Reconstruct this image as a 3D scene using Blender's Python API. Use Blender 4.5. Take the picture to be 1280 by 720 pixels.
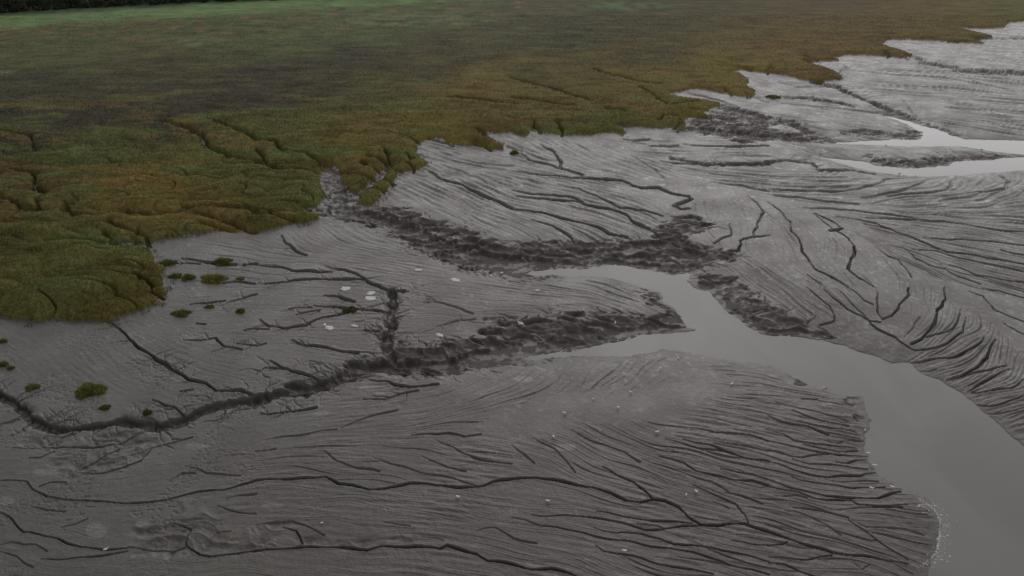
import bpy, bmesh, math, random
import numpy as np
from mathutils import Vector, Matrix
R = math.radians
random.seed(5); rng = np.random.default_rng(11)
for o in list(bpy.data.objects): bpy.data.objects.remove(o)
S = bpy.context.scene
COL = S.collection

# ------------------------------------------------------------------ camera, sky, sun, exposure
CAM_H, PITCH, FPX = 60.0, R(28.0), 870.0
cam_d = bpy.data.cameras.new('camera'); cam = bpy.data.objects.new('camera', cam_d); COL.objects.link(cam)
cam.location = (0, 0, CAM_H); cam.rotation_euler = (R(90) - PITCH, 0, 0)
cam_d.sensor_width = 36; cam_d.lens = 36 * FPX / 1280; cam_d.clip_start = 0.5; cam_d.clip_end = 40000
S.camera = cam
SUN_EL, SUN_AZ = R(40), R(14)           # azimuth measured from +Y towards +X
W = bpy.data.worlds.new('World'); S.world = W; W.use_nodes = True
nt = W.node_tree; nt.nodes.clear()
out = nt.nodes.new('ShaderNodeOutputWorld'); bg = nt.nodes.new('ShaderNodeBackground')
sky = nt.nodes.new('ShaderNodeTexSky'); sky.sky_type = 'NISHITA'; sky.sun_disc = False
sky.sun_elevation = SUN_EL; sky.sun_rotation = SUN_AZ; sky.air_density = 1.0; sky.dust_density = 1.2; sky.ozone_density = 1.0
hs = nt.nodes.new('ShaderNodeHueSaturation'); hs.inputs['Saturation'].default_value = 0.14
nt.links.new(sky.outputs[0], hs.inputs['Color']); nt.links.new(hs.outputs[0], bg.inputs[0])
bg.inputs[1].default_value = 0.13
nt.links.new(bg.outputs[0], out.inputs[0])
sd = bpy.data.lights.new('sun', 'SUN'); sun = bpy.data.objects.new('sun', sd); COL.objects.link(sun)
sd.energy = 0.75; sd.angle = R(95); sd.color = (1, .93, .86)
sdir = Vector((math.sin(SUN_AZ) * math.cos(SUN_EL), math.cos(SUN_AZ) * math.cos(SUN_EL), math.sin(SUN_EL)))
sun.rotation_euler = sdir.to_track_quat('Z', 'Y').to_euler()
S.view_settings.view_transform = 'Standard'; S.view_settings.look = 'None'
S.view_settings.exposure = -0.10; S.view_settings.gamma = 1.0

# ------------------------------------------------------------------ helpers
cp, sp = math.cos(PITCH), math.sin(PITCH)
def ray(px, py):
    xc = (np.asarray(px, float) - 640) / FPX; yc = (360 - np.asarray(py, float)) / FPX
    return xc, cp + yc * sp, -sp + yc * cp
def proj(px, py, z=0.0):
    dx, dy, dz = ray(px, py); t = (z - CAM_H) / dz
    return dx * t, dy * t
_g = rng.integers(0, 2**31, 4096)
_perm = rng.permutation(1024).astype(np.int32); _ang = rng.random(1024).astype(np.float32) * 6.2832
_gx, _gy = np.cos(_ang), np.sin(_ang)
def pn(x, y, seed=0):
    x = np.asarray(x, np.float32); y = np.asarray(y, np.float32)
    xf = np.floor(x); yf = np.floor(y); fx = x - xf; fy = y - yf
    xi = xf.astype(np.int32) + seed * 131; yi = yf.astype(np.int32) + seed * 57
    def h(a, b): return _perm[(_perm[a & 1023] + b) & 1023]
    u = fx * fx * fx * (fx * (fx * 6 - 15) + 10); v = fy * fy * fy * (fy * (fy * 6 - 15) + 10)
    def g(a, b, dx, dy):
        k = h(a, b); return _gx[k] * dx + _gy[k] * dy
    n0 = g(xi, yi, fx, fy); n1 = g(xi + 1, yi, fx - 1, fy); n2 = g(xi, yi + 1, fx, fy - 1); n3 = g(xi + 1, yi + 1, fx - 1, fy - 1)
    a = n0 + u * (n1 - n0); b = n2 + u * (n3 - n2)
    return (a + v * (b - a)) * 1.5
def fbm(x, y, o=3, seed=0, g=.5):
    s = 0; a = 1; f = 1
    for i in range(o): s = s + a * pn(x * f, y * f, seed + i * 7); a *= g; f *= 2.03
    return s
def sst(a, b, x):
    t = np.clip((x - a) / (b - a), 0, 1); return t * t * (3 - 2 * t)
def P(s, ox=0, oy=0, k=4.0):
    v = [tuple(float(c) for c in p.split(',')) for p in s.split()]
    return [(ox + a / k, oy + b / k) for a, b in v]
def F(s): return P(s, 0, 0, 1.0)
def inpoly(X, Y, poly):
    c = np.zeros(X.shape, bool); n = len(poly); ys = np.array([p[1] for p in poly]); xs = np.array([p[0] for p in poly])
    for i in range(n):
        x1, y1 = poly[i]; x2, y2 = poly[(i + 1) % n]
        if y1 == y2: continue
        m = ((y1 > Y) != (y2 > Y))
        if not m.any(): continue
        c ^= m & (X < (x2 - x1) * (Y - y1) / (y2 - y1) + x1)
    return c
def lin(c):
    c = np.asarray(c, float) / 255.; return np.where(c <= .04045, c / 12.92, ((c + .055) / 1.055) ** 2.4)
def new_mesh(name, v, f, mat, parent=None, smooth=True):
    """v (n,3) array, f (m,k) array of equal-sized faces"""
    me = bpy.data.meshes.new(name); v = np.asarray(v, np.float32); f = np.asarray(f, np.int32)
    me.vertices.add(len(v)); me.vertices.foreach_set('co', v.ravel())
    me.loops.add(f.size); me.loops.foreach_set('vertex_index', f.ravel())
    me.polygons.add(len(f)); me.polygons.foreach_set('loop_start', np.arange(0, f.size, f.shape[1], dtype=np.int32))
    me.update(calc_edges=True)
    me.polygons.foreach_set('use_smooth', np.full(len(f), smooth))
    me.materials.append(mat)
    o = bpy.data.objects.new(name, me); COL.objects.link(o)
    if parent: o.parent = parent
    return o
def vattr(o, name, arr, typ='FLOAT'):
    a = o.data.attributes.new(name, 'FLOAT_COLOR' if typ == 'C' else 'FLOAT', 'POINT')
    if typ == 'C':
        b = np.ones((len(arr), 4), np.float32); b[:, :3] = arr; a.data.foreach_set('color', b.ravel())
    else: a.data.foreach_set('value', np.asarray(arr, np.float32).ravel())
def tag(o, label=None, cat=None, group=None, kind=None):
    if label: o['label'] = label
    if cat: o['category'] = cat
    if group: o['group'] = group
    if kind: o['kind'] = kind
    return o
def mat(name, col=(.2, .2, .2), rough=.6, attr=None, spec=.5):
    m = bpy.data.materials.new(name); m.use_nodes = True; b = m.node_tree.nodes['Principled BSDF']
    b.inputs['Base Color'].default_value = (*col, 1); b.inputs['Roughness'].default_value = rough
    b.inputs['Specular IOR Level'].default_value = spec
    if attr:
        a = m.node_tree.nodes.new('ShaderNodeAttribute'); a.attribute_name = attr
        m.node_tree.links.new(a.outputs['Color'], b.inputs['Base Color'])
    return m

# ------------------------------------------------------------------ traced outlines (picture pixels, laid onto the real ground below)
ZW = -1.35
FURK = 1.5
MARSH = F("-260,470 -180,440 -90,420 -30,400 0,397 8,399 25,402 45,403 60,401 75,401 100,402 125,402 145,399 165,392 180,386 195,380 205,372 207,366 205,355 203,345 208,335 196,330 191,317 186,311 175,308 160,308 138,309 130,306 150,304 170,304 187,306 200,300 220,297 240,293 258,291 275,289 300,291 320,290 340,287 360,282 380,280 401,273 399,268 388,265 380,262 395,259 405,251 409,247 408,242 402,236 401,228 398,220 402,214 405,207 412,206 420,210 425,218 427,225 432,233 434,238 440,239 450,238 462,228 474,219 485,208 489,207 478,222 465,233 452,242 447,247 447,255 456,258 465,257 475,250 480,240 492,230 497,217 505,215 517,214 527,211 535,205 527,197 520,192 522,182 525,179 537,174 550,172 558,177 565,181 580,183 600,183 615,187 630,187 631,183 622,178 612,172 606,166 640,166 647,170 660,170 664,164 677,166 702,169 715,169 740,169 755,166 770,166 780,172 783,167 779,162 770,158 785,159 800,159 825,161 840,160 848,164 858,164 856,152 857,150 860,147 872,147 890,149 880,142 862,139 880,140 890,136 902,130 890,128 872,125 855,124 840,120 837,116 852,115 865,111 880,112 897,116 915,119 935,122 944,120 944,114 932,107 937,102 930,96 925,92 905,91 927,88 960,92 985,95 1002,100 1022,102 1042,101 1055,99 1050,92 1035,86 1020,81 1005,80 1025,77 1050,76 1042,72 1060,69 1080,69 1110,71 1135,74 1140,67 1120,62 1102,56 1110,50 1135,50 1172,51 1190,54 1210,54 1230,55 1220,50 1242,46 1235,44 1215,40 1195,35 1225,36 1255,35 1260,29 1280,27 1330,22 1400,14 1500,6")
MARSH_W = [tuple(float(c) for c in proj(x, y, 0.05)) for x, y in MARSH] + [(1500., 1500.), (2500., 4000.), (-6000., 4000.), (-6000., 150.), (-400., 90.)]
RIVER = F("655,342 670,339 700,336 727,337 760,332 780,332 802,337 820,340 840,344 862,342 860,352 866,360 887,365 897,377 905,387 925,400 937,410 955,419 990,421 1022,426 1055,432 1077,441 1100,447 1115,455 1135,454 1150,465 1177,477 1200,490 1217,505 1230,515 1247,530 1258,540 1280,560 1330,590 1420,640 1600,760 1700,900 1300,900 1140,840 1135,780 1150,725 1160,712 1169,695 1172,675 1175,657 1171,640 1160,625 1140,612 1120,606 1100,595 1090,582 1082,565 1082,542 1085,535 1090,525 1085,520 1079,507 1076,496 1060,492 1030,485 1010,480 992,472 982,465 960,456 922,452 905,446 877,445 852,439 827,437 815,440 777,446 727,445 665,450 655,448 690,441 722,438 747,432 780,425 800,419 827,417 852,416 872,412 860,409 852,397 845,387 830,377 825,365 800,359 780,352 765,348 740,345 715,346 690,344 665,344")
CREEK_A = F("1107,146 1120,148 1135,152 1150,157 1172,162 1190,170 1205,174 1280,176 1400,180 1700,190 1700,205 1400,200 1280,193 1255,191 1220,186 1200,183 1135,183 1085,181 1040,179 1072,177 1110,175 1151,175 1155,165 1145,162 1135,155")
CREEK_B = F("1025,197 1060,200 1085,203 1092,207 1135,211 1185,208 1197,202 1242,200 1264,197 1300,196 1400,197 1700,202 1700,225 1400,214 1280,213 1235,216 1197,219 1160,221 1140,220 1102,216 1072,210 1047,203")
WATERS = [[tuple(float(c) for c in proj(x, y, ZW)) for x, y in w] for w in (RIVER, CREEK_A, CREEK_B)]

# rills: (class, points) - a deep, b middle, c faint
RL = []
def rl(ox, oy, txt):
    for ln in txt.strip().split('\n'):
        ln = ln.strip()
        if ln: RL.append((ln[0], P(ln[2:], ox, oy)))
rl(0, 540, """
a -40,245 130,245 170,290 230,330 400,342 550,357 730,356 860,335 990,298 1130,290 1280,245 1480,238 1620,228 1700,260 1760,265 1840,285 1920,288 2000,270 2060,255 2130,262 2180,275 2280,280 2410,272 2470,250 2560,240 2680,232 2760,240 2850,260 2960,280 3060,310 3130,345 3200,352 3260,342 3320,345 3390,375 3440,425 3510,465 3580,472 3650,460 3720,460 3780,485 3840,500 3940,535 4040,570 4160,605 4260,618 4360,625 4440,645 4540,665
b -40,390 40,430 80,460 110,500 200,512 280,535 400,580 540,588 640,585
c 150,375 230,395 330,395
b 200,275 250,255 330,255
a 640,580 760,590 860,592 930,570 1000,615 1050,628 1150,610 1280,590 1430,585 1530,575 1660,575 1780,580 1840,590 1900,575 1980,580 2080,578 2200,590 2240,572 2300,585 2380,610 2440,645 2560,668 2660,692 2760,690 2860,718 2960,760
b 850,455 900,460 950,480 920,550 930,570
c 1040,555 1080,510 1150,500
c 0,560 60,550 120,565 180,560 230,600
c 0,600 80,625 160,680
b 60,80 200,78 350,80 500,70 600,52 660,20 720,0
b 140,135 200,130 270,98
b 380,190 450,160 520,120 590,85
b 420,200 520,205 600,185 700,150 760,90
c 600,130 700,110 760,80 860,60 960,30
c 920,175 980,180 1040,205 1200,215
c 840,250 900,215 970,205
c 1130,335 1180,325 1280,315
c 1090,375 1150,395 1280,410
c 300,480 380,460 440,430
b 200,640 330,640 480,620 640,600
""")
rl(320, 540, """
c 0,95 100,90
c 40,40 200,20 400,-10
c 300,100 340,100 400,150 500,180 620,200
b 770,15 900,15 960,10 1040,25 1120,15
c 830,120 900,155 960,180 1050,200
c 580,130 700,165 850,210 1000,235 1100,270
c 640,450 720,470 770,475
c 900,40 1000,90 1120,140 1280,165
c 1100,500 1150,480 1200,480 1280,530 1400,560
c 0,470 90,450 180,445 260,480 340,520
b 130,475 200,500 230,560
""")
rl(640, 540, """
b 450,180 520,220 600,250 650,290 700,338
b 0,435 60,440 150,470 250,485 350,510 470,535 580,550 700,575 800,585 900,605 960,625 1080,665 1200,690 1280,715
b 420,402 480,408 560,432 680,440 780,450 900,458
b 90,415 160,422 260,415 340,422 450,440 560,465 660,490 760,485 880,472 940,470
b 410,480 450,495 520,510 640,512 730,530 810,560 900,570 1000,580 1100,605 1180,620 1280,650
b 420,575 460,600 560,615 650,635 720,660 800,682 900,700 1000,720
c 650,130 700,160 800,190 900,215 1000,250 1080,300
a 740,125 800,140 860,155 920,190 1000,215 1100,240 1200,250 1280,270
b 900,262 960,285 1050,330 1120,365 1160,420 1180,460
c 1000,345 1050,365 1090,385
b 1050,188 1130,205 1200,220 1280,245
b 760,35 850,60 930,85 1000,98 1100,110
a 860,40 920,55 1000,75 1070,105 1150,130 1280,150
c 940,40 1060,60 1180,75 1280,100
b 980,0 1100,12 1180,25 1280,55
b 1100,550 1200,565 1280,565
c 790,625 900,645 1080,670
b 1070,305 1150,325 1250,365
c 0,70 60,110 110,160
c 100,30 200,90 280,160 320,210
c 300,0 420,60 560,100 640,150
""")
rl(960, 540, """
b -10,-5 60,10 130,40 250,65 350,75 450,85
b 0,55 60,60 140,75 240,105 330,115 420,118 490,122
b 180,62 260,85 350,98 450,98
b 0,95 60,103 120,120 170,125 300,118
b 120,135 200,155 280,165 400,175 500,188
b 340,155 400,158 440,140 490,138
a 0,155 50,165 120,190 200,210 280,222 370,220 460,220 480,210 540,208
b 120,225 160,240 270,260 370,270 420,280 510,278 580,275
c 280,235 380,250 430,250 500,245 550,250
a 0,245 60,265 120,285 200,300 300,320 400,330 540,328 600,310 670,300
a 0,275 80,290 160,305 230,330 310,338 420,342 450,365 560,370 670,377
c 30,318 140,318 200,330
b 130,382 220,390 300,400 400,430
c 80,402 140,405 220,430 300,465 370,520
c 420,440 490,470 580,475 680,490 780,515
b 400,440 480,490 540,540 620,590 700,640
c 310,390 450,385 600,370 700,360
b 0,570 60,565 100,555
b 0,625 100,635 200,637 260,628 320,620
a 0,655 80,665 150,690 230,720
c 420,650 470,690 520,670
c 260,40 340,60 420,45 480,48
""")
rl(960, 360, """
b 170,555 250,562
b 120,615 180,635 250,660 330,680 400,690
a 0,640 60,665 120,680 200,700 300,735
b 80,650 140,665 220,690 300,700 440,720
c 0,560 80,590 200,610 300,640 400,665
a 260,0 320,50 370,90 430,130 500,165 520,185 580,225 640,250 690,290 730,315
b 190,0 250,50 310,95 335,140 330,170 260,190
b 400,0 440,30 480,70 520,85
b 340,10 400,60 450,120 510,170 560,175
b 540,0 540,60 545,120 570,160 620,140 660,90 700,40 700,0
a 880,0 885,60 850,110 830,180 800,220 780,260 720,285
b 960,110 950,160 920,205 860,230 800,250
b 990,150 975,225 900,275 850,295 730,315
a 1080,250 1040,290 980,330 900,350 800,360 720,385
a 1140,265 1110,290 1095,350 1040,400 990,430 900,465
b 1180,375 1190,390 1100,410 1000,435 890,470
b 1280,465 1220,500 1130,515 1040,522 1000,515
b 1210,410 1120,450 1040,490 1000,515
b 1280,540 1200,570 1120,595 1060,595
c 1280,600 1180,630 1100,635
c 840,410 800,420 770,422
b 1000,20 1080,45 1130,110 1180,135 1280,170
b 1180,180 1280,240
b 1070,0 1160,20 1280,55
c 690,250 710,210 760,150
""")
rl(960, 180, """
a 110,390 115,440 160,480 170,540 210,590 240,630 320,670 400,715
a 230,350 330,430 400,470 430,510 430,550 405,600 400,630 450,670 530,715
b 0,290 60,330 80,360 110,390
b 550,520 600,565 650,580 700,640 720,670
a 240,350 330,395 360,420 320,435
b 600,510 680,520 740,575 800,605 880,625 950,665 1060,700
a 350,365 450,380 540,400 640,440 740,475 830,515 900,540 1000,550 1100,570 1280,600 1500,640
b 450,370 600,375 700,380 850,385 980,400 1100,425 1280,445
b 780,470 900,475 1030,480 1140,490 1280,510
b 720,525 860,540 960,570 1100,600 1280,640
b 860,600 960,620 1050,660 1280,695
b 1160,530 1220,550 1280,555
b 0,255 150,270 300,290 450,300
b 720,165 600,175 550,200 450,225 350,240 200,235 0,230
b 800,175 740,210 640,240 480,270
b 900,170 920,210 880,235 780,245 600,260
b 1130,145 1200,185 1190,225 1100,240 1000,245
c 0,210 200,215 400,215
c 500,300 700,265 900,260
b 180,320 400,330 650,360 780,380
b 200,660 270,715
""")
rl(640, 180, """
a 140,0 210,40 240,90 250,125
b 0,10 50,20 40,50 90,85 180,100 250,125 350,155 340,170
a 0,135 150,155 300,170 460,175 550,185 600,210 650,222 740,222 800,250 880,262 895,275 810,310 850,330 890,325
b 230,205 330,225 420,260 480,290 540,320 680,340 750,360
b 0,230 100,250 300,265 350,290
a 0,260 200,280 340,290 380,310 500,330 570,355 600,385 680,430 740,465
a 0,325 150,345 280,380 400,410 480,450 580,468
b 100,385 200,410 270,450 320,500
b 660,0 700,12 820,8
a 860,0 900,10 1100,15 1280,10
a 750,90 900,102 1100,100 1280,100
b 1180,260 1260,340 1220,400 1210,460
a 1280,455 1200,470 1140,490 1130,535 1000,550
b 1090,400 1090,460 1010,500
c 850,120 1000,150 1280,180
b 1000,190 1150,210 1280,235
c 600,60 700,120 760,170
""")
rl(320, 180, """
a 850,125 920,175 1030,205 1100,245 1200,285 1280,320
c 970,65 1100,95 1280,110
b 130,460 150,495 200,535 250,555
a 0,605 120,615 180,635 370,640
a 370,620 440,630 500,650 560,690 610,715 680,735 740,740
a 0,700 150,690 300,675 400,678 530,680
c 1000,130 1100,170 1200,220
""")
rl(320, 360, """
a 290,88 350,95 420,100 500,110 600,115 650,125
a 340,40 420,45 460,65 490,75
a 20,160 60,190 150,202 240,190 330,150 400,135 470,118
b 170,105 280,100
b 200,135 320,110
b 0,205 60,210
a 180,262 250,290 350,300 430,315 510,325
a 540,210 600,215 640,220
a 60,365 120,395 200,420 270,440 340,465
b 0,430 40,405 140,405
b 0,290 50,280
a 20,625 60,635 180,615 300,600
a 560,460 640,470 700,490 770,505 910,490
b 530,565 640,560 750,530 810,520
c 420,700 500,670 600,640 700,620
c 850,60 960,90 1080,130
c 900,200 1000,170 1100,160
""")
rl(0, 360, """
a 520,160 580,195 640,240 690,290 740,330 800,370 870,410 950,455 1030,480 1080,512 1200,508 1280,540
a 740,330 800,360 860,400 930,440
b 760,565 820,585 870,600 920,635
b 900,518 970,508
b 910,262 1000,260 1080,252 1110,295 1210,312
b 1180,280 1280,290
b 940,82 1040,72 1120,65
b 1150,70 1280,35
b 980,180 1030,182
b 1220,215 1280,200
""")
rl(0, 180, """
a 910,572 1000,585 1090,600 1170,608
b 880,598 1000,600
a 1220,605 1280,600
b 1000,690 1100,695 1200,690 1280,700
""")
rl(960, 0, """
b 290,345 450,355 650,375 850,385 1000,410 1100,425 1230,455
b 0,400 150,435 300,430
b 0,510 200,530 400,550 560,565
b 1000,395 1100,425
b 680,500 700,540 740,580
""")
rl(640, 0, """
a 860,460 960,485 1060,510 1120,530
b 1200,385 1240,400 1280,410
b 1150,470 1280,510
b 560,700 600,705 680,700
""")
# directions of the fine furrows where no single rill was followed
GUIDES = [F(s) for s in ("700,450 690,475 670,490 640,500 600,515 560,530", "780,460 765,485 750,500", "560,500 500,520 440,525", "620,465 600,480 560,500",
 "330,600 400,598 470,600", "860,455 845,470 825,482 805,495", "900,450 960,465 1040,480", "880,470 960,485 1060,505", "860,500 950,520 1070,540",
 "1010,130 1100,135 1280,150", "1000,110 1150,120 1280,128", "1020,90 1280,105", "1150,60 1280,70", "1150,150 1200,162 1280,172", "1120,130 1140,145",
 "1060,120 1090,130 1130,150", "520,350 600,362 700,368", "520,390 600,388 700,385", "560,370 640,385 700,395", "700,355 760,365 800,385",
 "540,200 600,225 650,250", "600,200 700,215 780,225", "700,250 760,275 800,290", "560,230 640,265 700,300", "820,270 850,285 870,310",
 "880,230 870,260 880,300", "900,300 930,320 960,340", "920,340 960,370 1000,390", "300,700 420,710 560,712", "650,640 700,645 760,655",
 "1250,300 1280,310 1340,330", "1220,400 1250,430 1280,470", "1200,440 1240,420 1280,410", "450,650 520,655 600,665", "150,600 300,590 400,575", "500,560 600,555 680,575",
 "1000,190 1060,215 1140,225", "880,150 960,160 1030,170", "1000,380 1030,400 1060,420")]
# wide gullies: (points, half width px at start, at end, depth m, roughness)
GUL = [
 (P("-120,480 0,535 60,568 110,600 140,645 200,685 280,705 400,700 520,688 600,668 700,680 800,690 900,670 960,630 1050,600 1150,575 1280,560", 0, 360), 2.8, 6.2, 1.0, .35),
 (P("0,555 100,522 200,510 300,495 400,460 520,395 650,385 750,390 900,385 1100,360 1280,325 1400,305", 320, 360), 7, 12, 1.0, .7),
 (P("680,10 690,80 670,140 680,200 650,240 660,320 700,370", 320, 360), 3.5, 5, .7, .8),
 (P("330,110 380,170 400,230 420,280 400,340 480,350 580,365", 320, 180), 7, 9, .8, .6),
 (P("440,290 480,255 560,205 640,150 668,115 665,75 650,60", 320, 180), 3.0, 1.2, .6, .2),
 (P("580,365 700,400 800,450 900,500 1000,540 1120,580 1280,610 1400,625", 320, 180), 9, 13, .9, .9),
 (F("1022,103 1045,108 1070,120 1100,133 1130,145 1145,152"), 3, 4.5, .9, .8),
 (F("985,121 1010,122 1040,127 1060,132"), 2.0, 2.5, .6, .8),
 (F("1137,68 1160,79 1185,83 1210,89 1280,91 1400,95"), 3, 3.5, .9, .8),
 (F("1215,52 1230,48 1280,48"), 1, 1.6, .5, .5),
 (F("1055,166 1085,163 1110,167 1140,175"), 1.2, 2.4, .6, .6),
 (F("870,160 900,163 930,167 960,170 1000,174 1040,177"), 4, 2.5, .8, .9),
 (F("905,133 930,140 960,148 990,155 1010,165"), 4.0, 4.0, .6, .9),
 (F("960,203 990,201 1015,204 1025,213 1060,212 1090,217"), 1.5, 1.5, .6, .5),
 (F("840,198 880,205 960,205"), 1.5, 2.0, .5, .6),
]
# slumped, churned banks (polygons), px
SLUMP = [F(s) for s in (
 "432,262 470,258 505,258 540,275 570,280 590,287 615,300 640,306 665,302 690,300 722,302 752,302 790,300 812,302 815,290 835,275 855,267 875,270 890,280 880,291 862,294 865,305 890,310 922,315 918,328 885,330 862,342 840,344 820,340 802,337 780,332 760,332 727,337 700,336 655,341 640,341 600,336 560,330 530,318 510,308 495,292 480,280 460,278 428,272",
 "864,343 900,343 925,352 945,370 985,393 1020,410 1045,422 1030,425 990,421 955,419 937,410 905,387 887,365 870,360",
 "500,430 530,434 560,428 600,418 608,402 640,398 690,392 730,390 765,390 800,396 835,388 800,372 808,360 830,377 845,387 852,397 872,412 827,417 780,425 722,438 655,447 600,452 560,460 520,466 470,468 430,476 420,460 470,445",
 "855,152 880,143 905,130 925,134 960,143 985,152 960,160 1000,166 1050,172 1040,178 1000,178 960,176 930,180 900,172 870,166",
 "1085,193 1110,199 1150,200 1180,196 1200,196 1245,192 1264,196 1242,200 1197,202 1185,208 1135,211 1092,207",
 "1060,168 1090,164 1112,168 1130,163 1150,163 1155,166 1150,174 1110,172",
 "1100,140 1120,142 1145,150 1165,156 1185,163 1205,171 1190,171 1172,163 1150,158 1107,147",
 "225,630 250,625 270,640 300,655 350,650 400,672 440,676 500,674 520,686 440,690 360,690 300,695 245,700 190,690 150,688 170,660 210,655",
 "20,545 120,540 200,545 210,560 150,590 90,595 60,575",
 "1052,492 1076,496 1079,510 1068,512 1056,506", "975,462 990,468 1010,478 1035,485 1010,484 985,476", "1072,520 1088,522 1086,528 1070,527",
)]
# creeks inside the marsh: (points, half width px, depth)
MCREEK = [
 (F("205,155 228,160 250,170 256,181 262,190 287,199 320,206 335,212 357,217 380,217 402,215"), 1.9, 1.1),
 (F("270,155 287,161 307,170 320,178 345,182 352,192 382,197 402,206"), 1.3, .8),
 (F("84,258 90,272 100,277 135,275 155,271 195,276 217,274 232,266 262,264 300,267 320,268 345,272 365,269 385,264"), 1.9, 1.1),
 (F("84,258 86,266 90,272"), 3.2, 1.2),
 (F("0,222 15,219 45,222 43,232 47,243 60,246 48,254 50,268 40,268 30,266 17,257 0,253"), 1.5, .9),
 (F("250,283 262,285 290,290"), 1.2, .7),
 (F("640,100 665,107 702,117 740,130"), 1.1, .9), (F("640,125 690,133 720,137"), .7, .6),
 (F("765,140 775,140 782,144"), 2.2, 1.0), (F("800,112 815,120 822,128 832,133"), 1.4, .9), (F("822,155 830,149 850,148"), 1.0, .8),
 (F("745,90 760,95 782,100 800,105 827,108"), 1.2, .8), (F("838,135 850,133 870,130"), .9, .7),
 (F("60,308 90,305 130,305"), 1.0, .6), (F("480,190 484,198 487,207"), 1.0, .7),
 (F("320,190 326,197 335,210"), 1.4, .8), (F("0,165 40,175 45,195"), .7, .5), (F("560,125 600,128 650,134"), .8, .6), (F("900,84 925,86 940,89"), .8, .6), (F("370,278 330,274 320,272"), 1.6, .8),
]
TUSSOCKS = [  # px, py(base), width px, height px, label
 (108, 494, 42, 15, 'largest round green grass tussock standing alone on the mud at lower left'),
 (38, 487, 20, 7, 'flat grass tussock on the mud left of the largest round tussock'),
 (3, 458, 14, 8, 'grass tussock at the left picture edge above the flat tussock'),
 (12, 462, 10, 6, 'small grass tuft touching the right side of the tussock at the left edge'),
 (3, 428, 10, 6, 'uppermost grass tuft on the mud at the left edge below the marsh'),
 (130, 512, 14, 7, 'small dull tuft just right of and below the largest round tussock'),
 (183, 519, 13, 9, 'faint sparse brownish tuft beside the dark gully at lower left'),
 (225, 395, 25, 9, 'oval green tussock on bare mud right of the marsh corner'),
 (261, 385, 13, 4, 'low thin tuft between the oval tussock and the smaller right tussock'),
 (300, 391, 13, 7, 'small round green tuft right of the oval tussock'),
 (208, 331, 22, 8, 'grass tussock nearest the marsh edge in the upper row'),
 (275, 331, 28, 9, 'wide tussock above a dark crack in the upper row, right of the marsh'),
 (218, 348, 18, 7, 'left tussock of the chain next to the marsh edge'),
 (234, 350, 19, 9, 'middle tussock of the chain next to the marsh edge'),
 (264, 353, 35, 11, 'broad yellow green tussock at the right end of the chain beside the marsh'),
 (300, 350, 11, 4, 'tiny tuft right of the broad yellow green tussock'),
 (437, 390, 20, 6, 'dark mossy tuft in the rill below two bright pale patches'),
 (643, 193, 14, 6, 'small green tuft on pale mud just below the marsh edge at upper centre'),
 (968, 123, 22, 5, 'long low tussock on pale mud between marsh fingers at upper right'),
]
PALE = [ # px, py, w, h px
 (432, 361.5, 14, 4, 'ragged pale patch left of the two bright pale patches'), (464, 367.5, 12, 3.6, 'upper of two bright pale patches side by side with the rill below'),
 (463, 374, 17, 4.4, 'lower and widest of the two bright pale patches'), (412, 410.5, 12, 4.6, 'oval pale patch below the mossy rill'),
 (406, 406.5, 4, 3, 'tiny pale fleck touching the oval pale patch'), (443, 407.8, 9, 2.4, 'thin pale patch right of the oval pale patch'),
 (549.5, 420, 9, 4, 'pale patch at the lower left margin of the mud island'), (569, 351, 12, 4, 'curved white patch on the upper left of the mud island'),
 (523, 338.5, 8, 3, 'small pale patch below the churned gully bank'), (614, 344.5, 4, 1.6, 'faint pale fleck above the mud island'),
 (651, 403.5, 8, 3, 'pale patch on the dark slumped bank below the island'), (627, 338, 5, 1.6, 'pale sliver at the foot of the slumped bank by the stream head'),
 (672, 363.5, 6, 2.4, 'small pale patch on the middle of the mud island'),
]
GULLS = [ # px, py feet, heading deg, label
 (847.5, 449, 200, 'white gull standing on the mud point just below the river junction'),
 (825.5, 462, 170, 'white gull below and left of the gull on the mud point'),
 (780, 469, 150, 'white gull at the upper end of a steep furrow near the river bend'),
 (788, 491.5, 160, 'white gull standing upright inside the loop of the branching rill'),
 (741.5, 500, 150, 'white gull at the left end of the row of small rills below the bend'),
 (772.5, 511, 320, 'white gull just below the thin dark rill in mid fan'),
 (705.5, 518, 190, 'leftmost gull of the group below the river bend'),
 (914.5, 481.5, 30, 'white gull alone on furrowed mud right of the branching rill'),
 (821, 542, 10, 'white gull alone in the middle of the furrowed fan'),
 (692, 547.5, 300, 'white gull on smooth furrows left of the lone mid fan gull'),
 (684.5, 628, 330, 'white gull just below the long dark rill at lower centre'),
 (780.5, 690.5, 185, 'nearest white gull, low in the picture right of centre'),
 (870, 616, 300, 'white gull in the triangle of mud above the long rill'),
 (857.5, 619.5, 60, 'small dim gull next to the gull in the triangle of mud'),
 (572.5, 623, 330, 'white gull left of centre just below the long dark rill'),
 (402.5, 655, 20, 'small pale gull above the dark lower gully at left of centre'),
 (132, 686.5, 10, 'pale gull on the thin rill at the far lower left'),
 (1084, 569, 340, 'upper gull of the line along the river edge at right'),
 (1091.5, 584.5, 330, 'second gull down the river edge at right'),
 (1088.5, 612, 320, 'gull standing across a rill near the river edge at lower right'),
 (1114, 610.5, 320, 'gull nearest the water at lower right'),
 (1029.5, 486, 200, 'white gull beside dark clods on the river bank'),
 (1081, 539, 260, 'gull below the small dark clods at the tip of the bank'),
 (769, 405, 80, 'white gull on the dark slumped bank of the island'),
 (697.5, 380.5, 10, 'small pale gull on the rippled mud island'),
 (606, 387.5, 30, 'small pale gull left of centre on the mud island above the dark bank'),
 (187, 204.5, 0, 'white gull sitting in the marsh grass at upper left'),
]
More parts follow.
